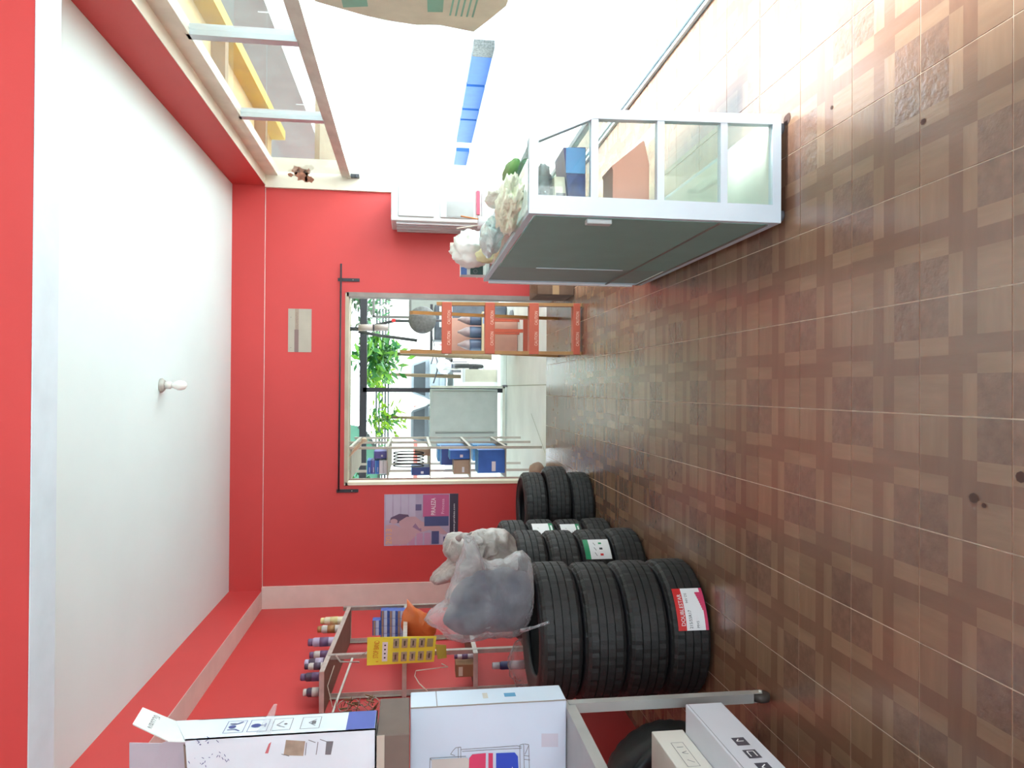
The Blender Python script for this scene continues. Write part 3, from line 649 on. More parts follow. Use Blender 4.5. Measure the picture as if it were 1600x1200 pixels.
o2 = pxs([(669, 906), (672, 912), (700, 905), (740, 900), (790, 890), (822, 880), (820, 862), (806, 846), (790, 832), (765, 828), (730, 834), (700, 839), (694, 862), (700, 876), (686, 888)], D2)
c2 = at(748, 868, D2)
t = thing('grey_plastic_bag', 'dusty greyish plastic bag slumped behind on the second tyre stack', 'plastic bag', (c2.x, D2, .83))
obj('film', outline_bag(o2, (c2.x, c2.z), D2, .17, 7, .03, zmin=.836), FILMD, t, True)
obj('contents', outline_bag(pxs([(720, 885), (790, 878), (805, 862), (780, 845), (720, 848)], D2), (c2.x, c2.z), D2, .12, 9, .02, zmin=.84), M('grey_stuffing', '#6f6964', .9, var=.15), t, True)
obj('knot', B().tube([at(735, 845, 3.6), at(722, 836, 3.62), at(716, 842, 3.64)], [.02, .012, .018], 8), FILMD, bpy.data.objects['clear_plastic_bag'], True)
obj('loose_tail', B().tube([at(815, 985, 3.42), at(835, 980, 3.36), at(858, 972, 3.34)], [.012, .006, .008], 6), FILM, bpy.data.objects['clear_plastic_bag'], True)

# ------------------------------------------------------------------ steel rack on the left wall
t = thing('steel_rack', 'slim steel rack with brown board shelves against the red left wall', 'rack', (-2.05, 5.8, 0))
RX0, RX1, RY0, RY1 = -2.175, -1.90, 5.28, 6.42
for xx in (RX0, RX1):
    for yy in (RY0, RY1): obj('post', B().box((xx - .018, yy - .003, 0), (xx + .018, yy + .003, 2.03)).box((xx - .003 - (.015 if xx < -2 else -.015), yy - .018, 0), (xx + .003 - (.015 if xx < -2 else -.015), yy + .018, 2.03)), STEEL, t)
BRD = M('brown_hardboard', '#84675a', .75, var=.08, scale=4)
def shelf(z0, z1, ya, yb):
    s_ = obj('shelf', B().slab([(RX0 - .015, ya, z0), (RX1 + .01, ya, z0), (RX1 + .01, yb, z1), (RX0 - .015, yb, z1)], (0, 0, .012)), BRD, t)
    obj('shelf_edge', B().bar((RX1 + .012, ya, z0 + .01), (RX1 + .012, yb, z1 + .01), .006, .032).bar((RX0, ya, z0 + .01), (RX1 + .012, ya, z0 + .01), .006, .032).bar((RX0, yb, z1 + .01), (RX1 + .012, yb, z1 + .01), .006, .032), STEEL, s_)
shelf(2.03, 1.97, 4.98, 6.44); shelf(1.488, 1.488, 5.2, 6.44); shelf(.985, .985, 5.2, 6.44); shelf(.5, .5, 5.2, 6.44)
obj('brace', B().bar((RX1, 5.24, 1.86), (RX0, 5.0, 1.97), .014), STEEL, t)
obj('hook_rod', B().tube([(RX1 + .02, 5.26, 1.98), (RX1 + .03, 5.1, 1.93), (RX1 + .04, 5.05, 1.80)], .006, 6), STEEL, t)
# spray cans and bottles on the top shelf
def can(x, y, z, r, h, m1, m2, label, group, cat='can', cap=.16):
    t_ = thing('spray_can', label, cat, (x, y, z), group)
    obj('body', B().lathe([(r * .95, z), (r, z + .006), (r, z + h * (1 - cap) - .012), (r * .8, z + h * (1 - cap))], 18, (x, y, 0)), m1, t_)
    obj('cap', B().lathe([(r * .82, z + h * (1 - cap)), (r * .82, z + h - .006), (r * .7, z + h)], 16, (x, y, 0)), m2, t_)
    obj('label_band', B().lathe([(r + .001, z + h * .3), (r + .001, z + h * .6)], 18, (x, y, 0)), m2, t_)
zt = lambda y: 2.045 - (y - 4.98) * .041
cw = M('cream_can', '#d9cfb2', .4); cg_ = M('pale_grey_can', '#c4beb8', .4); cbz = M('bronze_cap', '#a8784c', .4, .3); pur = M('purple_label', '#6f5478', .5); vio = M('lilac_can', '#b3a6c0', .4); dkp = M('dark_purple_bottle', '#4d3f52', .5)
can(-1.93, 6.2, zt(6.2), .032, .2, cw, M('straw_cap', '#d8c78e'), 'cream spray can with straw cap at the rack top front', 'cans on the top shelf of the rack')
can(-1.95, 6.05, zt(6.05), .032, .2, cg_, cbz, 'grey spray can with bronze cap at the rack top', 'cans on the top shelf of the rack')
can(-1.95, 5.75, zt(5.75), .034, .22, vio, pur, 'lilac can with purple cap, nearer on the rack top', 'cans on the top shelf of the rack')
can(-2.03, 5.7, zt(5.7), .03, .2, cg_, pur, 'slim grey can with purple cap beside the lilac can', 'cans on the top shelf of the rack')
can(-2.0, 5.45, zt(5.45), .035, .19, dkp, vio, 'dark purple bottle with lilac cap on the rack top', 'bottles on the top shelf of the rack', 'bottle')
can(-2.06, 5.35, zt(5.35), .03, .2, dkp, pur, 'dark bottle with purple cap behind the dark purple one', 'bottles on the top shelf of the rack', 'bottle')
can(-1.96, 5.28, zt(5.28), .024, .16, cg_, dkp, 'thin pale bottle nearest the rack front corner', 'bottles on the top shelf of the rack', 'bottle')
can(-2.1, 5.18, zt(5.18), .03, .15, dkp, cg_, 'short dark bottle nearest on the rack top', 'bottles on the top shelf of the rack', 'bottle')
# small blue boxes
b = B().box((-.03, -.045, 0), (.03, .045, .066), .002)
bp0 = thing('small_blue_box', 'x', 'box', (0, 0, 0), 'small blue boxes on the rack'); obj('box', b, M('blue_box_card', '#3f62b4', .45, var=.2, scale=20), bp0)
obj('label_strip', B().box((-.0301, -.046, .014), (.0301, -.0451, .038)).mat(1).box((-.0301, -.046, .042), (.0301, -.0451, .058)), [M('pale_blue_ink', '#b9cbe6'), M('tan_ink', '#a88c78')], bp0)
names = ['left end', 'second from the left', 'third from the left', 'right end']
rows = ['bottom row', 'second row', 'third row', 'top row']
for r_ in range(4):
    for k in range(4 if r_ < 3 else 2):
        dup(bp0, (-2.06 + k * .063 + (.045 if r_ == 3 else 0) + .003 * r_, 6.15, 1.502 + r_ * .0665), f'small blue box, {names[k] if r_ < 3 else ("left one" if k == 0 else "right one")} in the {rows[r_]} of the rack pile')
for ch in list(bp0.children): bpy.data.objects.remove(ch)
bpy.data.objects.remove(bp0)
# orange bag
oo = pxs([(634, 992), (636, 950), (633, 936), (640, 940), (650, 953), (664, 958), (672, 968), (680, 990), (676, 998), (650, 1000)], 6.0)
co = at(657, 978, 6.0)
o = obj('orange_bag', outline_bag(oo, (co.x, co.z), 6.02, .07, 4, .015, 40, 14), M('orange_plastic', '#d8713c', .4, var=.1, bump=.6, bscale=25), None, True)
tag(o, 'crumpled orange plastic bag below the small blue boxes', 'plastic bag')
# yellow blister card
Dk = 5.12
q = [at(574, 996, Dk), at(573, 1040, Dk), at(678, 1034, Dk), at(682, 994, Dk)]        # TR, TL, BL, BR  (upright sense)
t = thing('blister_card', 'yellow hanging card of small blister packs on the steel rack', 'display card', q[1])
f = lambda u_, v_, n_: (q[2] * (1 - u_) + q[3] * u_) * (1 - v_) + (q[1] * (1 - u_) + q[0] * u_) * v_ + Vector((0, -n_, 0))
b = B().slab([q[2], q[3], q[0], q[1]], (0, .004, 0)); obj('card', b, YEL, t)
p = Print(f, [])
p.rect(.12, .70, .82, .78, WHT).text('*', .1, .8, .1, REDI)
for k in range(4): p.disc(.25 + .15 * k, .74, .03, BLACK, 8, .015)
p.build('print', t)
Print(plane_f(f(.25, .84, .001), q[3] - q[2], (0, 0, 1)), []).text('STOP BAND', 0, 0, .05, M('orange_ink', '#d8762a'), .12).build('lettering', t)
for r_ in range(5):
    for c_ in range(2):
        u0, v0 = .1 + .5 * c_, .54 - .125 * r_
        if r_ == 4 and c_ == 1:
            e = B().slab([f(u0, v0, .001), f(u0 + .32, v0, .001), f(u0 + .32, v0 + .09, .001), f(u0, v0 + .09, .001)], (0, -.001, 0)); obj('empty_blister', e, M('bare_card_grey', '#a5a275'), t); continue
        e = B().slab([f(u0, v0, .001), f(u0 + .34, v0, .001), f(u0 + .34, v0 + .085, .001), f(u0, v0 + .085, .001)], (0, -.007, 0))
        k_ = obj('blister', e, SILV, t)
        obj('clip', B().slab([f(u0 + .08, v0 + .03, .009), f(u0 + .27, v0 + .03, .009), f(u0 + .27, v0 + .055, .009), f(u0 + .08, v0 + .055, .009)], (0, -.002, 0)), M('dark_clip', '#5a574a'), k_)
e = [at(680, 1007, Dk - .01), at(684, 1030, Dk - .01), at(698, 1028, Dk - .01), at(697, 1008, Dk - .01)]
obj('loose_pack', B().slab(e, (0, .004, 0)), M('olive_pack', '#b9b64c', .5), t)
obj('hanger', B().tube([q[1] * .5 + q[0] * .5, (RX1 + .03, 5.2, 1.8), (RX1 + .02, 5.28, 1.8)], .003, 5), STEEL, t)
# parcels on the middle shelf
t = thing('brown_parcel', 'brown cardboard box with white label on the rack middle shelf', 'box', (-2.02, 5.35, .997))
obj('carton', B().box((-2.09, 5.29, .998), (-2.0, 5.42, 1.13), .003), M('parcel_brown', '#9c7658', .8), t)
obj('paper_label', B().box((-2.08, 5.287, 1.08), (-2.015, 5.29, 1.11)), M('parcel_label', '#dcdccb'), t)
can(-1.965, 5.36, .998, .02, .14, M('white_red_tin', '#cfc6cf', .4), pur, 'thin white and purple tin beside the brown parcel', 'tins on the rack', 'tin')
can(-2.06, 5.4, .512, .03, .34, M('navy_bottle', '#34386a', .4), M('white_cap', '#d8d8e0'), 'tall navy bottle with white cap on the lower rack shelf', 'tins on the rack', 'bottle')
t = thing('red_tin', 'small red box on the far part of the rack middle shelf', 'box', (-2.0, 6.2, .998)); obj('box', B().box((-2.0, 6.15, .998), (-1.92, 6.22, 1.09), .003), REDI, t); obj('lid', B().box((-2.002, 6.148, 1.09), (-1.918, 6.222, 1.10)), PINKI, t)
# bundle of keys and wire
t = thing('key_bundle', 'tangled bundle of metal keys and wire on the upper rack', 'keys', (-2.1, 5.15, 1.75))
kp = at(555, 1103, 5.05)
b = B()
for k in range(26):
    c_ = kp + Vector((R.uniform(-.03, .05), R.uniform(-.04, .05), R.uniform(-.14, .16))); a_ = R.random() * PI; d_ = Vector((math.cos(a_), .3, math.sin(a_))) * .028
    b.bar(c_ - d_, c_ + d_, .012, .004)
obj('keys', b, M('brass_keys', '#8a7456', .4, .6, var=.3, scale=50), t)
b = B()
for k in range(4):
    c_ = kp + Vector((R.uniform(-.03, .03), 0, .08 - .07 * k)); b.tube([c_ + Vector((.035 * math.cos(i * PI / 5), R.uniform(-.01, .01), .035 * math.sin(i * PI / 5))) for i in range(11)], .003, 5)
obj('wire_rings', b, STEEL, t)
obj('hanging_string', B().tube([kp + Vector((0, 0, .15)), Vector((-2.05, 5.15, 2.02)), Vector((-1.93, 5.2, 1.98))], .003, 5), CREAM, t)
t = thing('string_loop', 'thin white cord looped on the rack below the yellow card', 'cord', (-1.95, 5.2, 1.3))
obj('cord', B().tube([at(690, 1037, 5.1), at(700, 1042, 5.12), at(650, 1048, 5.14), at(648, 1056, 5.14), at(655, 1068, 5.1), at(668, 1080, 5.05)], .004, 6), CREAM, t)
o = blob('clear_film_bundle', at(818, 1036, 5.15), (.17, .06, .10), FILM, 'bundle of clear film hanging low on the rack', 'plastic film', seed=8, amp=.35)

# ------------------------------------------------------------------ trolley with cartons in the left foreground
t = thing('steel_trolley', 'grey steel trolley on castors carrying the white cartons', 'trolley', (-1.55, 2.3, 0))
TX1, TX0, TY0, TY1 = -1.25, -1.95, 1.25, 2.84
tm = M('trolley_grey', '#a3a3a0', .4, .35, var=.08)
for xx in (TX0, TX1):
    for yy in (TY0, TY1 - .02):
        obj('leg', B().box((xx - .019, yy - .019, .075), (xx + .019, yy + .019, .84)), tm, t)
        cs_ = obj('castor', B().lathe([(.012, -.015), (.036, -.013), (.038, 0), (.036, .013), (.012, .015)], 20, (xx + .0, yy, .0385), 'x'), M('castor_brown_rubber', '#3c332e', .6), t)
        obj('castor_fork', B().box((xx - .02, yy - .014, .036), (xx - .017, yy + .014, .08)).box((xx + .017, yy - .014, .036), (xx + .02, yy + .014, .08)).lathe([(.001, 0), (.008, 0), (.008, .005), (.001, .005)], 8, (xx + .019, yy, .0385), 'x'), STEEL, cs_)
obj('top_frame', B().bar((TX1, TY0, .835), (TX1, TY1, .835), .03, .04).bar((TX0, TY0, .835), (TX0, TY1, .835), .03, .04).bar((TX0, TY1, .835), (TX1, TY1, .835), .03, .04).bar((TX0, TY0, .835), (TX1, TY0, .835), .03, .04), tm, t)
obj('top_sheet', B().box((TX0, 2.0, .845), (TX1, TY1, .853)), tm, t)
obj('lower_shelf', B().box((TX0, TY0, .255), (TX1 + .01, TY1 - .15, .272)), tm, t)
def carton(name, a, c, label, mat=CARTON, bev=.004, cat='carton'):
    t_ = thing(name, label, cat, ((a[0] + c[0]) / 2, (a[1] + c[1]) / 2, a[2])); obj('body', B().box(a, c, bev), mat, t_); return t_
# large carton with radiator drawing, facing the camera
GX0, GX1, GY0, GY1, GZ0, GZ1 = -1.95, -1.205, 2.78, 2.925, .855, 1.455
t = carton('radiator_carton', (GX0, GY0, GZ0), (GX1, GY1, GZ1), 'large white carton with red and blue logo under a radiator outline', M('bluish_white_carton', '#c5d4e3', .42, var=.02))
p = Print(plane_f((GX0, GY0, GZ0), (1, 0, 0), (0, 0, 1)), [])
def g_(x, y):
    q_ = at(x, y, GY0); return (q_.x - GX0, q_.z - GZ0)
ln = lambda L, w_, m_: p.line([g_(*k) for k in L], w_, m_)
p.poly([g_(846, 1146), g_(872, 1146), g_(872, 1167), g_(846, 1167)], M('tape_grey', '#bdbecb', .4))
for L in ([(720, 1171), (765, 1168), (808, 1165), (815, 1167)], [(722, 1174), (770, 1171), (815, 1169)], [(712, 1168), (720, 1167), (720, 1184)], [(716, 1168), (716, 1184)], [(812, 1164), (818, 1162), (819, 1200), (819, 1240)], [(812, 1164), (813, 1240)], [(819, 1162), (826, 1163), (828, 1240)],
          [(819, 1180), (827, 1181)], [(819, 1186), (828, 1187)], [(704, 1178), (708, 1172), (712, 1168)], [(704, 1178), (711, 1180)], [(820, 1178), (826, 1164)], [(672, 1184), (728, 1181)], [(672, 1184), (670, 1230)], [(672, 1184), (680, 1196)]): ln(L, .0022, GREYI)
p.poly([g_(x, y) for x, y in ((733, 1184), (731, 1240), (758, 1240), (759, 1176), (738, 1178))], PINKI)
p.poly([g_(x, y) for x, y in ((763, 1176), (763, 1240), (770, 1240), (770, 1176))], PINKI)
p.poly([g_(x, y) for x, y in ((775, 1176), (775, 1240), (812, 1240), (809, 1181), (804, 1175))], BLUEI)
p.poly([g_(x, y) for x, y in ((800, 1197), (795, 1240), (808, 1240), (803, 1202))], WHT)
p.poly([g_(x, y) for x, y in ((674, 1186), (728, 1183), (733, 1186), (731, 1240), (676, 1240))], M('print_grey_patch', '#bfbcb6', .5))
p.build('print', t)
p = Print(plane_f((GX1, GY0, GZ0), (0, 1, 0), (0, 0, 1)), [])
p.rect(.055, .19, .09, .235, M('blue_mark', '#4f8fb4')).line([(.0, .5), (.14, .5)], .003, GREYI).rect(.05, .3, .1, .32, M('stain_grey', '#bdb9b0')); p.build('print', t)
b = B()
for k in range(12): b.bar((GX1 - .0, GY0 - .001 + R.uniform(-.001, .001), GZ0 + k * .05), (GX1, GY0 - .001 + R.uniform(-.001, .001), GZ0 + (k + 1) * .05), .004, .003)
obj('torn_edge', b, M('torn_card', '#8e8880', .9), t)
# flat brown carton on top of it
t = carton('flat_brown_carton', (-1.93, 2.61, 1.458), (-1.222, 2.92, 1.572), 'flat brown carton lying on the radiator carton', BROWN)
obj('pale_edge', B().box((-1.93, 2.606, 1.545), (-1.221, 2.61, 1.572)), M('pale_card_edge', '#b5ada0', .8), t)
# tall carton with open flaps
HX0, HX1, HY0, HY1, HZ0 = -1.85, -1.2, 2.615, 2.765, 1.575
zn = 2.215; zf = 2.29
t = thing('tall_open_carton', 'tall white carton with open flaps, handling icons and blue corner', 'carton', (-1.5, 2.69, HZ0))
b = B()
b.slab([(HX0, HY0, HZ0), (HX1, HY0, HZ0), (HX1, HY0, zn), (HX0, HY0, zn - .05)], (0, .004, 0)).slab([(HX1, HY0, HZ0), (HX1, HY1, HZ0), (HX1, HY1, zf), (HX1, HY0, zn)], (-.004, 0, 0))
b.slab([(HX0, HY1, HZ0), (HX1, HY1, HZ0), (HX1, HY1, zn), (HX0, HY1, zn)], (0, -.004, 0)).box((HX0, HY0, HZ0), (HX1, HY1, HZ0 + .004))
obj('body', b, M('ivory_carton', '#d3dee6', .5, var=.04), t)
r0, r1 = Vector((HX1, HY0 + .0, zn)), Vector((HX1, HY1, zf))
fl_ = [r0 + Vector((-.005, 0, 0)), r1, at(223, 1105, 2.80), at(207, 1131, 2.66), at(262, 1157, 2.6)]
ff = obj('flap', B().slab([fl_[0], fl_[1], fl_[2], fl_[3], fl_[4]], (-.005, 0, -.002)), M('pale_carton_flap', '#d4dcda', .5), t)
u_ = (fl_[2] - fl_[3]).normalized()
Print(plane_f(fl_[4] * .45 + fl_[3] * .25 + fl_[2] * .15 + r1 * .15 + Vector((.002, -.002, .003)), u_, (fl_[2] - r1)), []).text('NB0220', -.02, 0, .04, GREYI, .105).build('lettering', ff)
bk = [Vector((HX1 - .03, HY1, zn)), Vector((HX0, HY1, zn)), at(202, 1290, 2.85), at(202, 1161, 2.86), at(252, 1162, 2.80)]
obj('flap', B().slab([bk[0], bk[4], bk[3], bk[2], bk[1]], (0, .005, 0)), M('grey_flap_inside', '#b9b5c0', .6), t)
obj('inner_edge', B().slab([(HX0, HY0 + .004, zn - .055), (HX1 - .03, HY0 + .004, zn - .005), (HX1 - .03, HY0 + .03, zn + .01), (HX0, HY0 + .03, zn - .03)], (0, 0, .004)), M('kraft_inner', '#8c8172', .8), t)
F2 = plane_f((HX1, HY0, HZ0), (0, 1, 0), (0, 0, 1)); p = Print(F2, []); w = HY1 - HY0
p.rect(.004, .005, w - .002, .105, M('royal_ink', '#3f55a8', .5))
p.build('print', t)
for k, v0 in enumerate((.46, .38, .30, .20)):
    hh = .065; p = Print(F2, []); p.frame(.03, v0, w - .03, v0 + hh, .0022, INKB if k < 2 else GREYI); cx_ = w / 2
    if k == 0: p.disc(cx_, v0 + .043, .013, INKB).line([(.04, v0 + .012), (.055, v0 + .03), (.052, v0 + .055)], .006, INKB).line([(w - .04, v0 + .012), (w - .055, v0 + .03), (w - .052, v0 + .055)], .006, INKB)
    if k == 1: p.disc(cx_, v0 + .042, .015, INKB, 14, .017).line([(cx_, v0 + .03), (cx_, v0 + .01)], .005, INKB).line([(cx_ - .014, v0 + .01), (cx_ + .014, v0 + .01)], .005, INKB)
    if k == 2: p.line([(.05, v0 + .02), (.07, v0 + .05), (w - .05, v0 + .03)], .003, GREYI).disc(cx_, v0 + .02, .006, GREYI)
    if k == 3: p.line([(.05, v0 + .015), (cx_, v0 + .04), (w - .05, v0 + .015)], .003, GREYI).rect(cx_ - .012, v0 + .015, cx_ + .012, v0 + .03, GREYI)
    p.build('icon', t)
p = Print(plane_f((HX0, HY0, HZ0), (1, 0, 0), (0, 0, 1)), []); w = HX1 - HX0
def h_(x, y):
    q_ = at(x, y, HY0); return (q_.x - HX0, q_.z - HZ0)
p.poly([h_(447, 1156), h_(477, 1158), h_(474, 1181), h_(443, 1180)], M('tan_photo_print', '#9d8d7c', .5, var=.2, scale=30))
p.poly([h_(420, 1162), h_(424, 1159), h_(419, 1177), h_(414, 1177)], M('dull_red_ink', '#c06a70', .5))
p.poly([h_(510, 1158), h_(521, 1158), h_(517, 1179), h_(508, 1179)], GREYI)
for L in ([(482, 1156), (493, 1160)], [(500, 1155), (512, 1159)], [(479, 1160), (477, 1180)], [(497, 1159), (494, 1179)], [(440, 1178), (452, 1181)]): p.line([h_(*k) for k in L], .0025, GREYI)
for k in range(9):
    for (xa, ya) in ((322, 1158), (308, 1186), (340, 1180)):
        x_, y_ = xa + R.uniform(-14, 20), ya + R.uniform(-6, 12); p.line([h_(x_, y_), h_(x_ + R.uniform(-4, 4), y_ + R.uniform(-4, 4))], .002, INKB)
p.build('print', t)
obj('clear_tape', B().slab([at(400, 1146, 2.60), at(428, 1100, 2.70), at(433, 1100, 2.70), at(424, 1146, 2.60)], (0, .001, 0)), FILM, t)
# two long cartons on the lower shelf
t = carton('long_carton', (-1.5, 1.35, .274), (-1.195, 2.665, .418), 'long white carton with black handling icons on the trolley lower shelf', M('cool_white_carton', '#c9cad2', .5, var=.03))
p = Print(plane_f((-1.195, 1.35, .274), (0, 1, 0), (0, 0, 1)), [])
for k in range(6):
    y0 = 1.315 - .335 - k * .085; ic = Print(plane_f((-1.195, 1.35, .274), (0, 1, 0), (0, 0, 1)), []).rect(y0, .045, y0 + .055, .09, M('charcoal_ink', '#45424c'))
    ic.line([[(y0 + .012, .06), (y0 + .028, .075), (y0 + .044, .058)], [(y0 + .03, .055), (y0 + .03, .08), (y0 + .045, .068)], [(y0 + .01, .078), (y0 + .045, .078), (y0 + .045, .056), (y0 + .012, .056)]][(k + 1) % 3], .004, WHT).build('icon', t)
p.line([(0, .136), (1.31, .136)], .002, GREYI); p.build('print', t)
t = carton('small_long_carton', (-1.68, 1.35, .42), (-1.30, 2.685, .545), 'ivory carton with faint icon strip resting on the long carton', M('warm_white_carton', '#d0cdc4', .5, var=.03))
p = Print(plane_f((-1.30, 1.35, .42), (0, 1, 0), (0, 0, 1)), [])
p.frame(1.335 - .27, .04, 1.335 - .1, .085, .002, GREYI).line([(1.15, .05), (1.16, .07), (1.17, .05)], .003, GREYI).line([(1.09, .05), (1.11, .07)], .003, GREYI).line([(1.2, .05), (1.2, .075)], .003, GREYI)
p.build('print', t)
# upright tyre behind the cartons
t = thing('leaning_tyre', 'black tyre standing upright behind the two long cartons', 'tyre', (-1.80, 3.12, 0))
def sw_wob(j, k): return .006 * math.sin(k * .55 + j) 
cx3 = (-1.80, 3.05, .30)
obj('tread', B().lathe([(.27, 0), (.295, .015), (.30, .05), (.302, .09), (.30, .13), (.295, .165), (.27, .18), (.2, .17), (.2, .01)], 80, cx3, 'y', closed=True, wob=lambda j, k: -.004 if k % 3 == 0 and 1 <= j <= 5 else 0), RUB, t)
obj('sidewall', B().lathe([(.275, .002), (.25, -.012), (.22, -.014), (.19, -.004), (.17, .02), (.18, .05), (.24, .04)], 60, cx3, 'y', closed=True, wob=sw_wob), M('glossy_rubber', '#15191d', .35, var=.5, scale=9), t)

# ------------------------------------------------------------------ back yard
b = B().box((-6, 7.7, 2.42), (3.0, 11.8, 2.47)); pr_o = struct('porch_roof', b, M('porch_roof_olive', '#8f8a72', .8, var=.1), 'low olive porch roof outside the doorway')
z = at(567, 600, 11.7).z
b = B().box((-12, 11.6, 4.6), (3.6, 32.5, 4.7)); struct('shade_roof', b, M('shade_roof_sheet', '#b8b8b0', .7), 'unseen high sheet roof added to shade the yard')  # added roof out of view, keeps sun and sky light off the yard
for xx in (-11.8, 3.4):
    for yy in (11.8, 30.8): struct('shade_roof_post', B().box((xx - .08, yy - .08, -.004), (xx + .08, yy + .08, 4.6)), STEEL, 'tall steel post of the added shade roof')  # posts that carry the added shade roof
bm_ = struct('trim_8', B().box((-5.9, 11.68, z - .06), (2.95, 11.76, z + .05)), DARKM, 'black steel beam at the porch edge')
struct('trim_9', B().box((-.06, 11.68, -.004), (.01, 11.76, z)), DARKM, 'black steel post of the porch')
for xx in (-5.8, 2.85): struct('trim_10' if xx < 0 else 'trim_11', B().box((xx - .04, 11.68, -.004), (xx + .04, 11.76, z)), DARKM, 'outer black steel porch post on the ' + ('left' if xx < 0 else 'right'))
js = B()
jo = M('slab_joint', '#a3a698', .9)
js.bar(at(783, 600, 11.9).lerp(Vector((0, 12, 0)), 1) + Vector((0.05, 0, -.003)), (0.05, 7.75, -.003), .012, .003).bar((-4, 11.3, -.003), (4, 11.3, -.003), .015, .003).bar((-.3, 8.9, -.003), (-.75, 7.8, -.003), .006, .003)
obj('slab_joints', js, jo, bpy.data.objects['ground'])
# grey metal board
a, c = at(672, 690, 11.2), at(786, 604, 11.2)
t = thing('grey_metal_cabinet', 'grey sheet metal cabinet standing in the yard', 'cabinet', (0, 11.2, 0))
gm = M('grey_sheet_metal', '#a5aea9', .5, .1, var=.03)
obj('body', B().box((a.x - .1, 11.25, .14), (c.x - .045, 11.55, a.z), .008), gm, t)
obj('door', B().box((a.x, 11.235, .18), (c.x - .08, 11.25, a.z - .04)), M('grey_door_metal', '#a2aba6', .5, .1), t)
obj('ridge', B().box((a.x + .12, 11.22, .2), (a.x + .135, 11.235, a.z - .08)), M('dark_grey_metal', '#6f7572', .5), t)  # ridge in a darker grey than the door
fr_ = M('pale_tube_frame', '#c4cabc', .4, .2)
obj('tube_frame', B().bar((a.x - .1, 11.2, .05), (c.x, 11.2, .05), .035).bar((c.x - .01, 11.2, .03), (c.x - .01, 11.2, a.z), .035), fr_, t)
obj('castor', B().lathe([(.01, -.015), (.04, -.012), (.04, .012), (.01, .015)], 14, (c.x + .01, 11.2, .036), 'x'), GREYI, t); obj('castor', B().lathe([(.01, -.015), (.04, -.012), (.04, .012), (.01, .015)], 14, (a.x - .05, 11.2, .036), 'x'), GREYI, t)
# outside rack with blue boxes
t = thing('yard_rack', 'pale slotted-angle rack with blue boxes outside the doorway', 'rack', (-.83, 8.9, 0))
ra = M('rack_grey_beige', '#b0ab9f', .5, .2, var=.1); QX1, QX0, QY0, QY1 = -.655, -1.0, 8.12, 9.75
for xx in (QX0, QX1):
    for yy in (QY0, (QY0 + QY1) / 2, QY1): obj('post', B().box((xx - .014, yy - .014, 0), (xx + .014, yy + .014, 2.2)), ra, t)
for z in (.41, .81, 1.255, 1.725, 2.12):
    s_ = obj('shelf', B().box((QX0, QY0, z - .008), (QX1, QY1, z)), M('rack_shelf_tan', '#9c9484', .7), t)
    obj('shelf_edge', B().bar((QX1 + .012, QY0, z), (QX1 + .012, QY1, z), .006, .03).bar((QX0, QY0 - .012, z), (QX1, QY0 - .012, z), .03, .006), ra, s_)
BB = [M('blue_carton', '#2f62b4', .5, var=.15), M('light_blue_carton', '#5a9bd0', .5, var=.2, scale=12), M('navy_carton', '#33457e', .5), M('tan_carton', '#a28c78', .7), M('white_pack', '#cfcfd4', .5), M('violet_pack', '#5a5aa0', .5, var=.3, scale=20)]
def yb(x0, x1, y0, y1, z0, h, m, lab, name='blue_carton', m2=4):
    t_ = thing(name, lab, 'box', ((x0 + x1) / 2, y0, z0), 'boxes on the yard rack'); obj('carton', B().box((x0, y0, z0 + .001), (x1, y1, z0 + h), .003), BB[m], t_)
    obj('label_patch', B().box((x0 + .02, y0 - .002, z0 + h * .35), (x0 + (x1 - x0) * .5, y0, z0 + h * .5)), BB[m2], t_)
    obj('lid', B().box((x0 - .001, y0 - .001, z0 + h), (x1 + .001, y1 + .001, z0 + h + .008)), BB[1] if m in (0, 2) else BB[m], t_); return t_
yb(-.95, -.69, 8.2, 8.55, .41, .3, 0, 'large blue box on the lowest shelf of the yard rack')
yb(-.93, -.70, 8.62, 9.0, .41, .24, 2, 'navy box behind the large blue box on the yard rack')
yb(-.9, -.70, 9.1, 9.6, .41, .28, 1, 'light blue box at the far end of the lowest rack shelf')
yb(-.96, -.80, 8.2, 8.5, .81, .17, 3, 'tan box at the back of the second rack shelf')
yb(-.79, -.69, 8.18, 8.5, .81, .22, 0, 'bright blue box at the front of the second rack shelf')
yb(-.9, -.69, 8.6, 8.95, .81, .3, 2, 'navy box further along the second rack shelf')
yb(-.9, -.70, 9.05, 9.6, .81, .32, 1, 'pale blue box at the far end of the second rack shelf')
yb(-.97, -.88, 8.2, 8.55, 1.255, .2, 2, 'narrow navy box at the left on the third rack shelf')
yb(-.75, -.68, 8.2, 8.4, 1.255, .16, 3, 'small tan box at the right on the third rack shelf')
for k in range(5): yb(-.95 + .045 * k * 0, -.80, 8.2 + .0, 8.5, 1.725 + k * .045, .034, (4, 4, 0, 5, 0)[k], f'{["lowest", "second", "middle", "fourth", "uppermost"][k]} flat packet in the pile on the top rack shelf', 'flat_packet')
yb(-.78, -.70, 8.22, 8.5, 1.725, .14, 5, 'violet box beside the packets on the top rack shelf', 'violet_box')
t = thing('belt_coils', 'black rubber belts hanging in loops on the third rack shelf', 'belts', (-.82, 8.2, 1.3))
for k in range(5):
    xx = -.86 + .035 * k
    obj('belt', B().tube([(xx + .02 * math.sin(i * PI / 8) , 8.2, 1.49 + .17 * math.cos(i * PI / 8)) for i in range(9)] + [(xx - .012 * math.sin(i * PI / 8), 8.2, 1.49 - .17 * math.cos(i * PI / 8)) for i in range(9)], .007, 6), RUBD, t)
t = thing('rope_hank', 'tangled cream rope hanging at the top of the yard rack', 'rope', (-.62, 8.05, 2.1))
b = B()
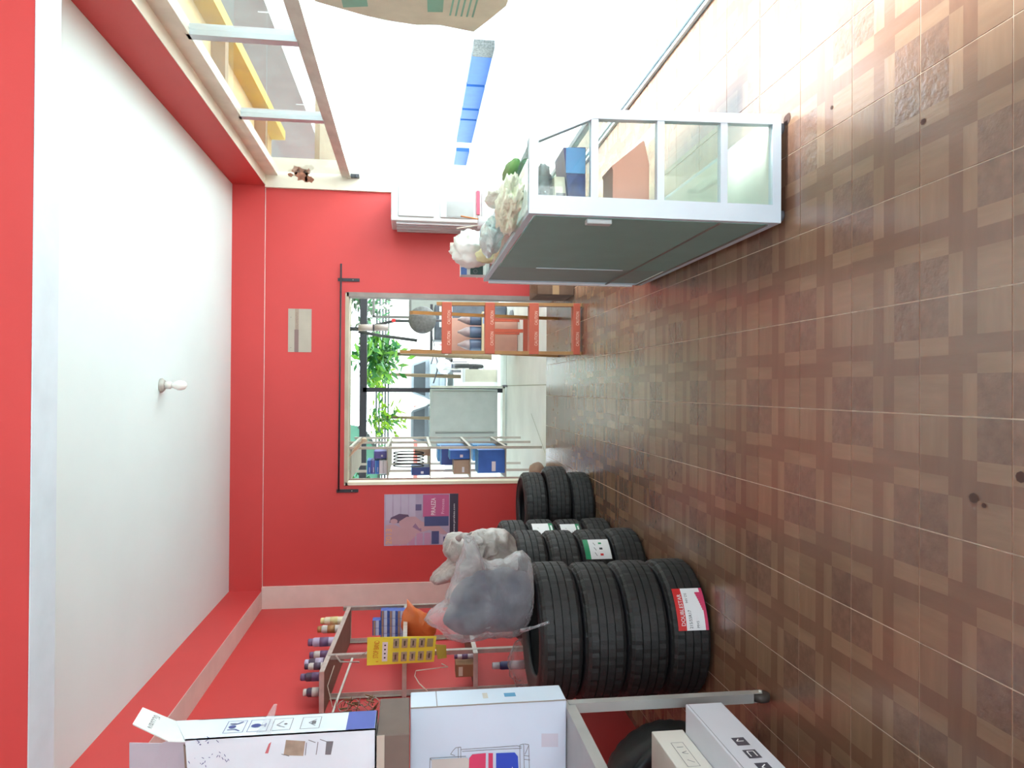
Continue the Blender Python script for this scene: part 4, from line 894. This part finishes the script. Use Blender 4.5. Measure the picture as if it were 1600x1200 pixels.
for k in range(6): b.tube([at(545 + k * 2, 715 - 2 * k, 8.05), at(556 + R.uniform(-3, 3), 700 + R.uniform(-3, 3), 8.03), at(572 + R.uniform(-3, 3), 686 + R.uniform(-4, 4), 8.0)], .006, 5)
obj('strands', b, M('cream_rope', '#c9b69c', .8), t); obj('knot', B().lathe([(.004, -.03), (.022, -.015), (.022, .015), (.004, .03)], 10, at(569, 687, 8.0)), M('cream_rope'), t)
# stone on the rack
blob('jute_sack', (-.90, 7.97, .08), (.09, .1, .08), M('jute', '#a58a78', .9, var=.2, bump=.5), 'small brown jute sack on the ground before the yard rack', 'sack', seed=11, amp=.3, flat=-.078, sub=3)
# orange stand with drums
t = thing('orange_stand', 'orange metal stand under the blue bottles in the yard', 'stand', (.8, 9.7, 0))
for xx, yy in ((.95, 9.6), (.775, 9.6), (.95, 9.95), (.775, 9.95)): obj('leg', B().bar((xx, yy, 0), (xx, yy, .4), .045), ORG, t)
obj('stand_top', B().box((.5, 9.55, .4), (1.03, 10.0, .43)), M('stand_top_cream', '#cdbf9e', .6), t)
for k, (xx, nm) in enumerate(((.93, 'right'), (.76, 'middle'), (.59, 'left'))):
    t = thing('blue_bottle', f'large blue-grey bottle with pale shoulder, {nm} of the three on the stand', 'bottle', (xx, 9.75, .43), 'bottles on the orange stand')
    obj('body', B().lathe([(.07, .431), (.078, .45), (.078, .68), (.074, .70)], 20, (xx, 9.75, 0)), M('bottle_slate_blue', '#5f7594', .4, var=.08), t)
    obj('shoulder', B().lathe([(.074, .70), (.06, .76), (.03, .82), (.018, .84), (.018, .86), (.002, .86)], 20, (xx, 9.75, 0)), M('bottle_pale_shoulder', '#a89ca0' if k == 0 else '#9ba9ae', .4), t)
t = carton('cream_tray', (.5, 9.57, .431), (1.02, 9.66, .55), 'cream carton tray wrapped in front of the blue bottles', M('tray_cream', '#d9d2ae', .6), cat='tray')
Print(plane_f((.5, 9.57, .431), (1, 0, 0), (0, 0, 1)), []).text('JUS', .1, .04, .06, GREYI).text('785', .1, .0, .04, GREYI).rect(.36, .0, .5, .11, M('tray_blue', '#8fb2d8')).build('print', t)
t = carton('salmon_crate', (.5, 10.1, 0), (.98, 10.4, .98), 'dull salmon crate behind the blue bottles', M('salmon_crate', '#c79c8c', .7), cat='crate'); obj('rim', B().box((.48, 10.08, .96), (1.0, 10.42, 1.0)), M('pale_rim', '#e4d3c4'), t)
# fan, chairs and machines by the right of the yard
q0 = at(660, 500, 10.6)
t = thing('grey_fan', 'round grey fan among the machines beyond the ladder', 'fan', (q0.x, 10.6, 0))
obj('cage', B().lathe([(.002, -.05), (.12, -.045), (.19, -.02), (.2, 0), (.19, .02), (.12, .045), (.002, .05)], 28, (q0.x, 10.6, q0.z), 'y'), M('fan_cage_grey', '#5c5d5c', .5, var=.25, scale=30), t, True)
obj('pole', B().tube([(q0.x, 10.64, .02), (q0.x, 10.64, q0.z)], .018, 8), GREYI, t); obj('base', B().lathe([(.18, 0), (.17, .03), (.002, .05)], 20, (q0.x, 10.64, 0)), GREYI, t)
t = thing('black_machine', 'dark machine with blue front panel beyond the ladder', 'machine', (.75, 11.2, 0))
obj('body', B().box((.75, 11.3, .0), (1.3, 11.8, 1.12), .02), M('machine_dark', '#4e5660', .5, var=.3, scale=8), t)
obj('blue_panel', B().box((.56, 11.25, .62), (.78, 11.3, 1.0)), M('machine_blue', '#3557a8', .5), t)
obj('frame', B().bar((.56, 11.3, 0), (.56, 11.3, 1.18), .04).bar((.56, 11.3, 1.17), (1.3, 11.3, 1.17), .04), DARKM, t)
for k in range(3): obj('vent', B().box((.95 + .12 * k, 11.28, .85), (1.03 + .12 * k, 11.3, 1.05)), M('vent_pale', '#c4ccd2'), t)
t = thing('window_frame_stack', 'grey framed panel leaning upright beyond the jamb', 'frame', (1.4, 11.6, 0))
obj('frame', B().bar((1.15, 11.9, 0), (1.15, 11.9, 2.1), .04).bar((1.62, 11.9, 0), (1.62, 11.9, 2.1), .04).bar((1.15, 11.9, 2.08), (1.62, 11.9, 2.08), .04).bar((1.15, 11.9, 1.5), (1.62, 11.9, 1.5), .04), M('frame_greige', '#5f605c', .5), t)
obj('panel', B().box((1.17, 11.9, .05), (1.6, 11.92, 1.5)), M('panel_pale', '#8a8f89', .5), t)
# hanging garland and tube lamp
t = thing('hanging_cable', 'dark cable draped from the porch beam in an upside-down V', 'cable', at(565, 515, 10.9))
obj('cable', B().tube([Vector((at(560, 515, 10.9).x, 10.9, 2.42)), at(560, 515, 10.9), at(590, 507, 10.9), at(618, 501, 10.9), at(650, 502, 10.9)], .022, 7), M('cable_black', '#3a3d3c', .7, var=.3), t)
obj('cable', B().tube([at(560, 518, 10.9), at(592, 524, 10.9), at(622, 528, 10.9), at(652, 532, 10.9)], .024, 7), M('cable_black'), t)
obj('red_plug', B().box(at(612, 503, 10.87), at(618, 498, 10.84)), REDI, t)
t = thing('tube_lamp', 'pale cylinder hanging upright under the porch roof', 'lamp', at(583, 512, 10.5))
a, c = at(560, 512, 10.5), at(583, 512, 10.5); e = at(607, 512, 10.5)
obj('cord', B().tube([a, (a.x, a.y, 2.42)], .01, 6), DARKM, t); obj('cylinder', B().tube([a, c], .048, 14), M('lamp_pinkish', '#a89c96', .5), t); obj('cylinder', B().tube([c + Vector((0, 0, -.02)), e], .048, 14), M('lamp_pinkish'), t); obj('collar', B().tube([c, c + Vector((0, 0, -.02))], .053, 14), DARKM, t)
# tarp, plants, fence, wall, cars
t = thing('green_tarpaulin', 'pale green tarpaulin stretched beyond the porch', 'tarpaulin', (-1.1, 12.5, 2.2))
tp = [at(x, y, 12.5) for x, y in ((540, 664), (560, 666), (574, 678), (588, 702), (593, 722), (592, 760), (540, 760))]
obj('sheet', B().slab(tp, (0, 1.6, .5)), M('tarp_green', '#4c7d62', .6, var=.08), t)
b = B()
for u_, v_ in zip(tp[1:5], tp[2:6]): b.bar(u_ + Vector((0, -.03, 0)), v_ + Vector((0, -.03, 0)), .05, .05)
obj('hem', b, M('tarp_hem', '#3f443c', .7), t)
obj('support_pole', B().tube([tp[5] + Vector((.1, .05, 0)), (tp[5].x + .1, 12.55, 0)], .02, 8), STEEL, t)
wl2 = struct('yard_wall', B().box((-9, 34, -.01), (9, 34.2, 2.46)), M('yard_wall_white', '#e8e8de', .8), 'white perimeter wall at the far end of the yard')
b = B().box((-9, 33.98, 1.2), (-.8, 34, 1.38)); obj('red_band', b, M('wall_red_band', '#b85a52', .8), wl2)
t = thing('slat_fence', 'dark horizontal slat fence on top of the white yard wall', 'fence', (0, 34.1, 2.46))
for k in range(5): obj('slat', B().box((-6, 34.05, 2.51 + k * .135), (6, 34.12, 2.59 + k * .135)), M('slat_grey', '#2c3130', .7), t)
for xx in (-4, -1.9, .2, 2.2, 4.2): obj('fence_post', B().box((xx, 34.0, 2.47), (xx + .1, 34.1, 3.1)), M('slat_grey'), t)
def shrub(name, c, s, n, m, label, L=.3, seed=1):
    r = random.Random(seed); t_ = thing(name, label, 'plant', (c[0], c[1], 0)); b_ = B()
    for _ in range(n):
        a_ = Vector((r.gauss(0, .45), r.gauss(0, .45), r.gauss(0, .45))); q_ = Vector(c) + Vector((a_.x * s[0], a_.y * s[1], a_.z * s[2]))
        d_ = Vector((r.uniform(-1, 1), r.uniform(-1, 1), r.uniform(-.8, .5))).normalized() * L; sd_ = d_.cross(Vector((r.random(), r.random(), 1))).normalized() * L * .16
        b_.mi = r.randrange(len(m)); b_.face([q_, q_ + d_ * .5 + sd_, q_ + d_, q_ + d_ * .5 - sd_])
    o_ = obj('foliage', b_, m, t_, recalc=False); o_['kind'] = 'stuff'
    obj('trunk', B().tube([(c[0], c[1], -.01), (c[0] + .05, c[1], c[2])], [.05, .03], 7), M('trunk_brown', '#6a5a44', .9), t_); return t_
g1 = [M('leaf_mid', '#33702c', .5), M('leaf_dark', '#2f6e3a', .5), M('leaf_bright', '#5f9426', .5)]
c_ = at(588, 556, 13.5); shrub('leafy_tree', (c_.x, 13.5, c_.z), (.42, .5, .38), 420, g1, 'bright green long-leaved tree beyond the porch beam', .26, 2)
c_ = at(585, 588, 16); shrub('yellow_green_plant', (c_.x, 16, c_.z), (.25, .3, .3), 130, [M('leaf_lime', '#86ad24', .5), g1[2]], 'lime green plant beside the porch post', .25, 3)
c_ = at(600, 655, 18); shrub('far_shrub', (c_.x, 18, c_.z), (.5, .4, .45), 200, [g1[0], M('leaf_lime')], 'light green shrub before the white yard wall', .25, 4)
c_ = at(560, 745, 11.8); shrub('side_shrub', (c_.x - .2, 11.8, c_.z), (.3, .3, .3), 120, g1, 'green shrub behind the top of the yard rack', .15, 5)
c_ = at(585, 480, 20); shrub('olive_tree', (c_.x + .3, 20, c_.z + .3), (1.0, .6, .7), 420, [M('leaf_olive', '#4a5642', .6), g1[1]], 'greyish olive tree at the right of the yard', .3, 6)
def car(name, cx_, Y, w_, mat_, label):
    t_ = thing(name, label, 'car', (cx_, Y, 0)); h_w = w_ / 2
    prof_ = [(-h_w, .35), (-h_w, .85), (-h_w * .92, .95), (-h_w * .72, 1.42), (-h_w * .6, 1.5), (h_w * .6, 1.5), (h_w * .72, 1.42), (h_w * .92, .95), (h_w, .85), (h_w, .35), (h_w * .9, .22), (-h_w * .9, .22)]
    obj('body', B().slab([(cx_ + u__, Y, z__) for u__, z__ in prof_], (0, 3.8, 0)), mat_, t_)
    obj('windscreen', B().slab([(cx_ - h_w * .82, Y - .02, .98), (cx_ + h_w * .82, Y - .02, .98), (cx_ + h_w * .62, Y - .02, 1.4), (cx_ - h_w * .62, Y - .02, 1.4)], (0, .02, 0)), M('car_glass', '#3c454a', .2), t_)
    obj('hood', B().box((cx_ - h_w * .95, Y - .9, .3), (cx_ + h_w * .95, Y, .85), .06), mat_, t_)
    for s in (-1, 1):
        obj('headlight', B().box((cx_ + s * h_w * .85 - .12, Y - .93, .6), (cx_ + s * h_w * .85 + .08, Y - .89, .75)), M('lamp_clear', '#d8dde2', .2), t_)
        for yy in (Y - .4, Y + 2.8): obj('wheel', B().lathe([(.05, 0), (.28, 0), (.3, .03), (.3, .17), (.28, .2), (.05, .2)], 20, (cx_ + s * h_w * .86 - .1, yy, .3), 'x'), RUB, t_)
    obj('bumper', B().box((cx_ - h_w * .97, Y - .97, .3), (cx_ + h_w * .97, Y - .9, .5), .02), mat_, t_); return t_
car('white_car', at(680, 592, 27).x, 27, 1.55, M('car_white', '#8f9aa3', .3), 'pale blue-white car parked far down the yard')
car('grey_car', at(680, 664, 28).x, 28, 1.55, M('car_grey', '#6c757b', .3), 'grey car parked behind the grey metal cabinet')
# motorbikes between car and ladder
def moto(cx_, Y, label, seed):
    r = random.Random(seed); t_ = thing('motorbike', label, 'motorbike', (cx_, Y, 0), 'motorbikes in the yard')
    for yy in (Y, Y + 1.1): obj('wheel', B().lathe([(.22, -.04), (.28, -.04), (.3, 0), (.28, .04), (.22, .04)], 22, (cx_, yy, .3), 'x', closed=True), RUB, t_)
    obj('tank', B().lathe([(.02, -.3), (.12, -.2), (.16, 0), (.12, .25), (.02, .35)], 14, (cx_, Y + .45, .78), 'y'), M('tank_%d' % seed, ['#c8cbe0', '#b84a4a', '#3a3d40'][seed % 3], .3), t_, True)
    obj('handlebar', B().tube([(cx_ - .35, Y + .2, 1.02), (cx_ - .1, Y + .1, .95), (cx_ + .1, Y + .1, .95), (cx_ + .35, Y + .2, 1.02)], .015, 6), DARKM, t_)
    obj('fork', B().tube([(cx_ - .06, Y, .3), (cx_ - .06, Y + .15, .95)], .02, 6).tube([(cx_ + .06, Y, .3), (cx_ + .06, Y + .15, .95)], .02, 6), STEEL, t_)
    obj('engine', B().box((cx_ - .12, Y + .35, .3), (cx_ + .12, Y + .75, .62), .02), GREYI, t_); obj('seat', B().box((cx_ - .12, Y + .7, .75), (cx_ + .12, Y + 1.3, .85), .03), BLACK, t_)
    obj('headlight', B().lathe([(.02, -.06), (.09, -.02), (.09, .05), (.02, .1)], 14, (cx_, Y - .02, .88), 'y'), M('lamp_clear'), t_); return t_
moto(at(700, 572, 15).x, 15.0, 'silver motorbike parked left of the ladder, nearer one', 0)
moto(at(690, 545, 17).x, 17.0, 'red motorbike parked behind the ladder', 1)
moto(at(690, 640, 18).x, 18.0, 'dark motorbike peeking over the grey metal cabinet', 2)
moto(at(690, 672, 19).x, 19.0, 'red and white motorbike behind the cabinet corner', 4)
# cloth pile / cream goods on the ground
t = carton('cream_bin', (.12, 12.6, 0), (.34, 12.9, .55), 'low cream bin in the yard beside the grey cabinet', M('bin_cream', '#d8d2c0', .6), cat='bin'); obj('lid', B().box((.11, 12.59, .55), (.35, 12.91, .6)), WHT, t)
